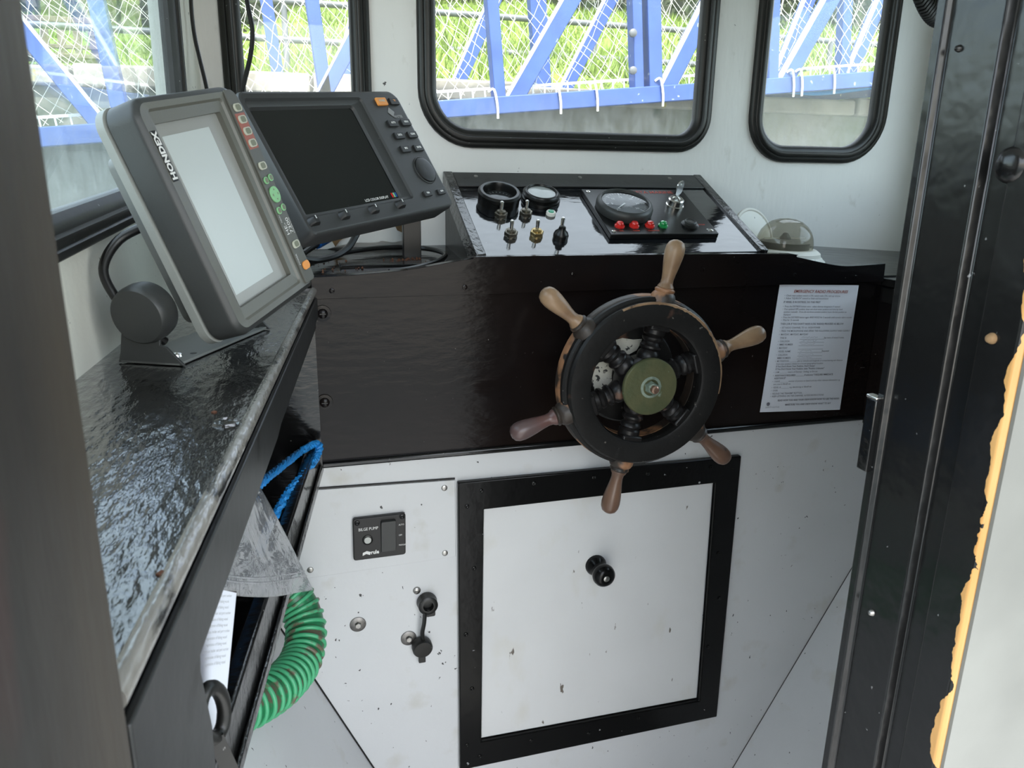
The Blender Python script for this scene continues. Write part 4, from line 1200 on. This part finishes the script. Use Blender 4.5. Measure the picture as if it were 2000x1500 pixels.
MB().tube([a_ + d_ * .38, a_ + d_ * .85], .011, 10).build('blue_tape', M['bluetape'], bt_)
for k in range(4):
    o4 = Vector((math.cos(k * 1.6) * .005, 0, math.sin(k * 1.6) * .005))
    MB().tube([a_ - d_ * .25 + o4 * 1.6, a_ + o4, a_ + d_ * .4 + o4 * .8], .0042, 8).build('lead', M['cable'], bt_)
cable('hanging_wire', [at(370, -160, 1.34), at(372, -40, 1.34), at(374, 20, 1.34), at(380, 70, 1.34), at(390, 115, 1.335), at(402, 165, 1.33), at(408, 200, 1.32)], .0030, M['cable'], 'thin black wire hanging in the corner between the side and front windows')
cable('window_cable', [at(482, -160, 1.375), at(478, -40, 1.375), at(484, 10, 1.37), at(493, 60, 1.37), at(489, 110, 1.37), at(476, 165, 1.36), at(470, 200, 1.36)], .0036, M['cable'], 'black cable crossing the narrow window behind the radar monitor')
# coiled handset cord top right
pts = []
c0, c1 = at(1790, -40, .62), at(1862, 30, .60)
for i in range(150):
    t_ = i / 149
    c_ = c0.lerp(c1, t_) + Vector((0, 0, -.012 * math.sin(t_ * math.pi)))
    a = i * .9
    pts.append(c_ + Vector((math.cos(a) * .002, math.sin(a) * .008, math.cos(a) * .008)))
o = MB().tube([c0 + Vector((-.05, .02, .25))] + pts, .0017, 6).build('coiled_cord', M['cable'])
o['label'] = 'black coiled handset cord at the top beside the door jamb'
o['category'] = 'cord'
# crumbs of rust on the sill
mb = MB()
for i in range(110):
    px = random.uniform(690, 822) if i < 80 else random.uniform(610, 860)
    yy = 1.315 - random.uniform(0, .02) - (.0006 * max(0, 815 - px) if i < 80 else random.uniform(0, .12))
    x = at(px, 480, yy).x
    z = 1.2835 + (yy - 1.15) * .08
    r_ = random.uniform(.0008, .0026)
    mb.add([Vector((x - r_, yy, z)), Vector((x + r_ * .7, yy - r_, z)), Vector((x + r_ * .5, yy + r_, z)), Vector((x, yy, z + r_ * 1.3))], [(0, 1, 3), (1, 2, 3), (2, 0, 3), (0, 2, 1)], raw=True)
o = mb.build('rust_crumbs', M['rust'], kind='stuff', smooth=0)
o['label'] = 'crumbs of rust scattered along the sill under the radar'
o['category'] = 'rust'

# ================================================================== ROPE, HOSE, BAG, PAPERS
rp = thing('blue_rope', at(560, 980, .95), 'looped length of bright blue twisted rope hanging over the tray', 'rope')
p1 = smooth_path([at(424, 1012, .70), at(455, 985, .76), at(500, 952, .85), at(545, 915, .95), at(590, 880, 1.06), at(614, 868, 1.10), at(624, 872, 1.10), at(617, 895, 1.08), at(596, 922, 1.02), at(565, 958, .95), at(542, 998, .88), at(520, 1040, .82), at(506, 1085, .80)], 8)
MB().strands(p1, .0028, .0034, 300).build('loop_strand', M['rope'], rp)
p2 = smooth_path([at(540, 1120, .80), at(532, 1160, .78), at(524, 1205, .74), at(508, 1245, .70), at(484, 1280, .66), at(456, 1306, .62), at(425, 1320, .58)], 8)
MB().strands(p2, .0028, .0034, 300).build('lower_strand', M['rope'], rp)

hs = thing('green_hose', (-.02, 1.08, .63), 'ribbed green suction hose curving out of the tray', 'hose')
hp_ = smooth_path([at(500, 1105, 1.06), at(530, 1125, 1.06), at(562, 1152, 1.055), at(590, 1195, 1.04), at(598, 1245, 1.01), at(585, 1295, .97), at(553, 1335, .92), at(515, 1362, .88), at(470, 1385, .85), at(420, 1398, .82)], 14)
MB().tube(hp_, .0265, 20).build('hose_wall', M['hose'], hs, smooth=60)
fr2 = frames_along(hp_)
acc = 0
hel = []
prev = fr2[0][0]
for i in range(len(fr2) - 1):
    for j in range(10):
        t_ = j / 10
        p = fr2[i][0].lerp(fr2[i + 1][0], t_)
        acc += (p - prev).length
        prev = p
        a_ = fr2[i][2].lerp(fr2[i + 1][2], t_).normalized()
        b_ = fr2[i][3].lerp(fr2[i + 1][3], t_).normalized()
        w_ = acc / .0135 * 2 * math.pi
        hel.append(p + (a_ * math.cos(w_) + b_ * math.sin(w_)) * .0268)
mb = MB()
mb.tube(hel, .0033, 6)
mb.build('spiral_rib', M['hoserib'], hs, smooth=80)

bgt = thing('plastic_bag', at(520, 1100, .72), 'crumpled clear plastic zip bag draped over the tray lip', 'bag')
# four corner sheet, wrinkled, two layers
bag_c = [(500, 945, .86), (612, 1135, .80), (600, 1152, .74), (410, 1150, .56), (440, 985, .66)]
NU, NV = 26, 22


def bagsheet(dy, amp, seed):
    rg = random.Random(seed)
    ph = [rg.uniform(0, 6.28) for _ in range(8)]
    vs_, fs_ = [], []
    for j in range(NV + 1):
        v = j / NV
        # left edge runs down behind the fascia, right edge down the zip
        lx, ly, lyd = 448 + (395 - 448) * v, 958 + (1150 - 958) * v, .66 + (.545 - .66) * v
        rx, ry, ryd = 502 + (612 - 502) * v ** .92, 942 + (1152 - 942) * v, .80 - .035 * v
        for i in range(NU + 1):
            u = i / NU
            p = at(lx + (rx - lx) * u, ly + (ry - ly) * u + 14 * math.sin(u * 3.1) * v, lyd + (ryd - lyd) * u)
            w_ = math.sin(u * 7 + v * 9 + ph[0]) * .5 + math.sin(u * 17 - v * 6 + ph[1]) * .3 + math.sin(v * 23 + u * 11 + ph[2]) * .25 + math.sin((u + v) * 31 + ph[3]) * .12
            p += (ray(500, 1050).normalized()) * (w_ * amp + dy - .018 * math.sin(u * 3.14) * math.sin(v * 2.6))
            vs_.append(p)
    for j in range(NV):
        for i in range(NU):
            a = j * (NU + 1) + i
            fs_.append((a, a + 1, a + NU + 2, a + NU + 1))
    return vs_, fs_


va, fa = bagsheet(0, .006, 2)
MB().add(va, fa, raw=True).build('front_film', M['bag'], bgt, smooth=180)
vb, fb = bagsheet(.012, .006, 5)
MB().add(vb, fb, raw=True).build('back_film', M['bag'], bgt, smooth=180)
for jj in (NV - 4, NV - 3):
    MB().tube([va[jj * (NU + 1) + i] + Vector((0, -.0012, 0)) for i in range(NU + 1)], .0011, 5).build('zip_ridge', M['bag'], bgt)

pg = thing('rolled_papers', at(420, 1300, .47), 'rolled white printed papers tucked into the tray', 'papers')
# curved sheaf standing on end behind the support board
def sheaf(off, name, m):
    A = [at(388, 1150, .50), at(462, 1158, .52)]
    B = [at(378, 1425, .42), at(436, 1425, .43)]
    vs_, fs_ = [], []
    n_, k_ = 14, 12
    for j in range(k_ + 1):
        for i in range(n_ + 1):
            u, v = i / n_, j / k_
            p = (A[0].lerp(A[1], u)).lerp(B[0].lerp(B[1], u), v)
            bulge = math.sin(u * math.pi) * .012
            p = p + ray(420, 1290).normalized() * (off - bulge)
            vs_.append(p)
    m_ = len(vs_)
    vs_ += [p + ray(420, 1290).normalized() * .006 for p in vs_]
    for j in range(k_):
        for i in range(n_):
            a = j * (n_ + 1) + i
            fs_ += [(a, a + n_ + 1, a + n_ + 2, a + 1), (m_ + a, m_ + a + 1, m_ + a + n_ + 2, m_ + a + n_ + 1)]
    bd = [i for i in range(n_ + 1)] + [(j + 1) * (n_ + 1) - 1 for j in range(1, k_ + 1)] + [k_ * (n_ + 1) + i for i in range(n_ - 1, -1, -1)] + [j * (n_ + 1) for j in range(k_ - 1, 0, -1)]
    for q_ in range(len(bd)):
        a, b = bd[q_], bd[(q_ + 1) % len(bd)]
        fs_.append((a, b, m_ + b, m_ + a))
    MB().add(vs_, fs_, raw=True).build(name, m, pg, smooth=60)
    return vs_


sv_ = sheaf(0, 'outer_sheet', M['paper'])
sheaf(.010, 'inner_sheet', M['paper'])
PFm = Frame(at(425, 1160, .490), at(440, 1162, .495) - at(420, 1162, .485), at(425, 1160, .49) - at(413, 1330, .44), -ray(420, 1290))
PFm.z = PFm.x.cross(PFm.y).normalized()
mb = MB(PFm)
for i in range(12):
    mb.text('registration of fishing vessel' if i % 3 else 'certificate holder and port number', -.001, -.002 - i * .0042, .0030, .0022, 'CENTER', sx=.75)
mb.text('SALE OF', -.001, -.066, .0090, .0022, 'CENTER', sx=.75)
mb.build('faint_print', M['print_grey'], pg, smooth=0)
bc_ = [at(x, y, .53) for x, y in ((396, 1152), (462, 1158), (402, 1176))]
MB().add([bc_[0], bc_[1], bc_[2]] + [p + Vector((0, .002, 0)) for p in bc_], [(0, 2, 1), (3, 4, 5), (0, 1, 4, 3), (1, 2, 5, 4), (2, 0, 3, 5)], raw=True).build('brown_cover', mat('brown_card', (.07, .045, .035), .5), pg, smooth=0)
lo = thing('strap_loop', at(415, 1400, .42), 'black rubber strap looped round the rolled papers', 'strap')
lpts = []
for i in range(29):
    a = 2 * math.pi * i / 28
    lpts.append(at(414 + 24 * math.cos(a), 1392 + 50 * math.sin(a), .400 + .012 * math.cos(a)))
MB().tube(lpts, .0042, 10).build('loop', M['rubber'], lo)
MB().bar(at(420, 1440, .402), at(462, 1530, .41), .009, .003, up=ray(440, 1480)).build('tail', M['rubber'], lo)

# ================================================================== OUTSIDE: QUAY, GANGWAY, BANK
YQ = 3.75
q0 = at(900, 232, YQ).z
MB().box(-8, 12, YQ, YQ + .5, -1.2, 1.735).build('wall_quay', M['quay'], kind=ST)
# coping stones along the quay edge
for i, x in enumerate([-5.0 + .95 * k for k in range(14)]):
    pass
cpz = 1.735
cst = thing('trim_5', (2, YQ, cpz), kind=ST)
cst['label'] = 'pale coping stones along the quay edge'
stone = None
for i in range(13):
    x = -4.6 + .95 * i
    o = MB().box(x + .008, x + .942, YQ - .04 + .012 * math.sin(i * 2.3), YQ + .46, cpz, cpz + .085 + .01 * math.sin(i * 1.7)).build('coping_stone', M['coping'], cst, bevel=.012)
MB().box(-8, 12, YQ + .46, 5.3, 1.6, 1.86).build('ground_path', M['path'], kind=ST)
# grass bank: subdivided slope
gx, gy = 60, 26
vs_, fs_ = [], []
rg = random.Random(11)
def bankz(x, y):
    k = min(max((x + .6) / 1.8, 0), 1)
    a = 1.95 + max(0, (y - 5.2)) * .285
    b = 1.87 + .075 * (min(y, 8.2) - 5.2) + .24 * max(0, y - 8.2)
    return b + (a - b) * k * k * (3 - 2 * k) + .05 * math.sin(x * 1.3 + y) + .03 * math.sin(x * 3.1 - y * 2)
for j in range(gy + 1):
    for i in range(gx + 1):
        x = -9 + 24 * i / gx
        y = 5.2 + 10 * j / gy
        vs_.append(Vector((x, y, bankz(x, y) if j else 1.85)))
for j in range(gy):
    for i in range(gx):
        a = j * (gx + 1) + i
        fs_.append((a, a + 1, a + gx + 2, a + gx + 1))
MB().add(vs_, fs_, raw=True).build('ground_bank', M['earth'], kind=ST, smooth=180)
# grass tufts (single mesh, uncountable)
mb = MB()
vv, ff = [], []
for i in range(34000):
    x = rg.uniform(-4.2, 9.5)
    y = 5.25 + 8.2 * rg.random() ** 1.3
    if abs(x - y * .35) > 4.2 + y * .35:
        continue
    z = bankz(x, y) - .01
    h = rg.uniform(.05, .13)
    a = rg.uniform(0, 3.14)
    w_ = .010
    lx, ly = rg.uniform(-.06, .06), rg.uniform(-.06, .06)
    b = len(vv)
    vv += [Vector((x - math.cos(a) * w_, y - math.sin(a) * w_, z)), Vector((x + math.cos(a) * w_, y + math.sin(a) * w_, z)), Vector((x + lx, y + ly, z + h))]
    ff.append((b, b + 1, b + 2))
mb.add(vv, ff, raw=True)
o = mb.build('bank_grass', M['grass'], kind='stuff', smooth=0)
o['label'] = 'short sunlit grass covering the bank beyond the quay'
o['category'] = 'grass'
# hedge on top of the bank
vv, ff = [], []
for i in range(9000):
    x = rg.uniform(-6, 12)
    yh = 13.6 - 3.4 * min(max((x + .5) / 2.2, 0), 1)
    y = yh + rg.uniform(-.5, .6)
    z = bankz(x, yh) + rg.uniform(-.1, 1.3)
    n_ = Vector((rg.uniform(-1, 1), rg.uniform(-1, 1), rg.uniform(-1, 1))).normalized()
    t_ = n_.orthogonal().normalized() * rg.uniform(.05, .09)
    u_ = n_.cross(t_)
    c_ = Vector((x, y, z))
    b = len(vv)
    vv += [c_ - t_, c_ + u_ * .6, c_ + t_, c_ - u_ * .6]
    ff.append((b, b + 1, b + 2, b + 3))
hg = thing('hedge', (3, 10.2, 3.2), 'dark leafy hedge along the top of the grass bank', 'hedge')
MB().add(vv, ff, raw=True).build('leaves', M['hedge'], hg, smooth=0)
MB().prism([(-6, 13.8), (-.5, 13.8), (1.7, 10.4), (12, 10.4), (12, 10.55), (1.8, 10.55), (-.4, 13.95), (-6, 13.95)], 2.9, 4.5).build('hedge_core', M['hedge'], hg)

# pipe railing on the bank
YR = 6.4
rl = thing('pipe_railing', (1.5, YR, bankz(1.5, YR)), 'grey pipe railing crossing the grass bank', 'railing')
z1, z2 = at(1090, 41, YR).z, at(1090, 109, YR).z
for z in (z1, z2):
    MB().tube([(-5, YR, z + .02), (2, YR, z), (10, YR, z - .03)], .024, 10).build('rail', M['galv'], rl)
for px in (1160, 1330, 560, 760, 1620):
    x = at(px, 110, YR).x
    MB().tube([(x, YR, bankz(x, YR) - .1), (x, YR, z1)], .022, 10).build('upright', M['galv'], rl)

# bench behind the side window
YB = 7.6
bn = thing('garden_bench', at(120, 150, YB), 'weathered wooden bench with a slatted back seen through the side window', 'bench')
def bq(px, py):
    return at(px, py, YB)
BNF = wallF(YB)
p0, p1_ = bq(-60, 33), bq(212, 42)
x0, x1 = p0.x, p1_.x
zt, zs, zm = bq(120, 33).z, bq(120, 113).z, bq(120, 90).z
MB().box(x0, x1, YB - .03, YB + .02, zt - .045, zt).build('back_rail', M['bench'], bn, bevel=.006)
MB().box(x0, x1, YB - .03, YB + .02, zm - .02, zm + .012).build('back_rail', M['bench'], bn, bevel=.006)
MB().box(x0, x1, YB - .03, YB + .02, zs - .01, zs + .035).build('back_rail', M['bench'], bn, bevel=.006)
k = 0
x = x0 + .02
while x < x1 - .03:
    MB().box(x, x + .055, YB - .012, YB + .010, zs, zt - .01).build('back_slat', M['bench'], bn, bevel=.003)
    x += .118
for i in range(4):
    MB().box(x0, x1, YB - .14 - .11 * i, YB - .05 - .11 * i, zs - .045, zs - .020).build('seat_slat', M['bench'], bn, bevel=.004)
for x in (x0 + .04, x1 - .08):
    for yy in (YB - .02, YB - .42):
        MB().box(x, x + .05, yy - .025, yy + .025, bankz(x, YB) - .25, zs - .03 if yy < YB - .1 else zt).build('leg', M['bench'], bn, bevel=.004)
    MB().box(x, x + .05, YB - .46, YB, zs + .12, zs + .15).build('armrest', M['bench'], bn, bevel=.004)

# gangway: near and far truss of blue box section
YN, YFAR = 3.15, 4.05
gw = thing('gangway', at(1000, 195, YN), 'blue steel lattice gangway crossing in front of the bank', 'gangway')
cA, cB = at(90, 268, YN), at(1750, 152, YN)
cd_ = (cB - cA)
cdn = cd_.normalized()
cu = Vector((0, -1, 0)).cross(cdn) * -1
if cu.z < 0: cu = -cu
def chord(px, y=YN):
    # point of the bottom chord under an image column
    r0 = at(px, 200, y)
    a, b = (cA, cB) if y == YN else (fA, fB)
    t_ = (r0.x - a.x) / (b.x - a.x)
    return a + (b - a) * t_
fA, fB = cA + Vector((-.2, YFAR - YN, .0)), cB + Vector((.6, YFAR - YN, 0.03))
E0, E1 = cA - cdn * 1.4, cB + cdn * 1.2
MB().bar(E0, E1, .07, .066, up=cu).build('bottom_chord', M['blue'], gw, bevel=.004)
MB().bar(fA - cdn * 1.4, fB + cdn * 1.2, .07, .075, up=cu).build('bottom_chord', M['blue'], gw, bevel=.004)
HT = .95
MB().bar(E0 + cu * HT, E1 + cu * HT, .07, .07, up=cu).build('top_chord', M['blue'], gw, bevel=.004)
MB().bar(fA - cdn * 1.4 + cu * HT, fB + cdn * 1.2 + cu * HT, .07, .07, up=cu).build('top_chord', M['blue'], gw, bevel=.004)
near_posts = [(238, .052), (640, .048), (975, .046), (1243, .042), (1275, .06), (1500, .05)]
for px, w_ in near_posts:
    b = chord(px)
    MB().bar(b - cu * .02, b + cu * HT, .06, w_, up=cdn).build('post', M['blue'], gw, bevel=.003)
for px, w_ in ((556, .055), (1062, .085), (1640, .06)):
    b = chord(px, YFAR)
    MB().bar(b - cu * .02, b + cu * HT, .06, w_, up=cdn).build('post', M['blue'], gw, bevel=.003)
PITCHN = .74
def brace(px0, px1, y, w_, py1, right=True):
    b = chord(px0, y)
    e = at(px1, py1, y)
    d = (e - b).normalized()
    # carry on to the top chord
    L_ = HT / max(d.dot(cu), .2)
    nrm = Vector((0, -1, 0))
    up_ = nrm.cross(d).normalized()
    br = MB().bar(b, b + d * L_, .06, w_, up=up_).build('brace', M['blue'], gw, bevel=.003)
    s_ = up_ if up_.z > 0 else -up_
    MB().bar(b + s_ * (w_ / 2 + .003) + nrm * .014, b + d * L_ + s_ * (w_ / 2 + .003) + nrm * .014, .034, .008, up=up_).build('sunlit_edge', M['grating'], br)  # white strip colours in the sunlight on the brace's upper face
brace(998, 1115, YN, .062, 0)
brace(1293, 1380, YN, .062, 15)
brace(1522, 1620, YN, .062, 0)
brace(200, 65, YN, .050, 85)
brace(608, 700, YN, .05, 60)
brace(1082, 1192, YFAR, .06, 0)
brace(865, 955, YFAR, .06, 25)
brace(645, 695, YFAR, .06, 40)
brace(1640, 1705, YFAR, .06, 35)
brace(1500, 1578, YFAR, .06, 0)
# pale slotted toe board on the chord
tr0, tr1 = E0 + cu * .062, E1 + cu * .062
MB().bar(tr0 + Vector((0, .03, .006)), tr1 + Vector((0, .03, .006)), .006, .010, up=cu).build('toe_strip', M['grating'], gw)
mb = MB()
L_ = (tr1 - tr0).length
n_ = int(L_ / .05)
for i in range(n_):
    p = tr0 + (tr1 - tr0) * ((i + .5) / n_) + Vector((0, .03, 0))
    mb.bar(p - cu * .025, p + cu * .004, .004, .006, up=cdn)
o = mb.build('grating_teeth', M['grating'], gw)
o['kind'] = 'stuff'
MB().bar(tr0 - cu * .024 + Vector((0, .45, -.02)), tr1 - cu * .024 + Vector((0, .45, -.02)), .82, .02, up=cu).build('walkway_deck', M['galv'], gw)
# bolts on the double post
for py in (65, 138):
    p = at(1235, py, YN - .04)
    MB().lathe(p, AX, [(.016, 0), (.016, .012), (.009, .016)], 12).build('bolt_head', M['galv'], gw)
# cord ties
for px in (962, 1084, 1155, 1281, 1548, 1610, 1690, 1532):
    b = chord(px)
    MB().tube(smooth_path([b + cu * .05 + Vector((-.02, -.03, 0)), b + cu * .058 + Vector((0, -.042, 0)), b + Vector((.008, -.045, 0)), b - cu * .05 + Vector((.006, -.045, 0))], 4), .005, 5).build('cord_tie', M['net'], gw)

# netting laced inside the near truss: skewed diamond mesh of thin twine
mb = MB()
rg = random.Random(4)
YNET = YN + .055
tot = (E1 - E0).length
def netp(s_, h_, y_):
    w_ = E0 + cdn * s_ + cu * (.05 + h_)
    k_ = .012
    return Vector((w_.x + k_ * math.sin(s_ * 9 + h_ * 7), y_ + .015 * math.sin(s_ * 5 + h_ * 11), w_.z + k_ * math.sin(s_ * 13 - h_ * 8)))
def net(y_, pitch, slope_a, slope_b, amp):
    n1 = int(tot / pitch)
    for fam, sl_ in ((0, slope_a), (1, -slope_b)):
        for i in range(-14, n1 + 14):
            pts_ = []
            j0 = rg.uniform(-.3, .3) * pitch
            for k_ in range(15):
                h_ = HT * k_ / 14
                s_ = i * pitch + j0 + h_ * sl_ + amp * math.sin(k_ * 2.6 + i * 1.7) * pitch + rg.uniform(-.1, .1) * pitch
                if 0 < s_ < tot:
                    pts_.append(netp(s_, h_, y_))
            if len(pts_) > 2:
                mb.tube(pts_, .0012, 3)
net(YNET, .050, .62, .95, .14)
net(YFAR + .05, .11, .55, .8, .12)
o = mb.build('gangway_netting', M['net'], kind='stuff', smooth=0)
o['label'] = 'slack pale string netting laced along the blue gangway'
o['category'] = 'net'
# blue mooring line on the quay face
cable('mooring_line', [at(400, 262, YQ - .06), at(700, 240, YQ - .06), at(880, 222, YQ - .06), at(1000, 212, YQ - .06), at(1110, 207, YQ - .06), at(1230, 196, YQ - .06), at(1340, 190, YQ - .06), at(1520, 178, YQ - .06), at(1600, 182, YQ - .06), at(1720, 168, YQ - .06)], .012, M['rope'], 'thin blue line slung along the quay wall', 'rope')
# water below
MB().box(-20, 20, -6, YQ, -.62, -.6).build('ground_water', mat('harbour_water', (.05, .07, .06), .08, bump=.02, bs=3), kind=ST)
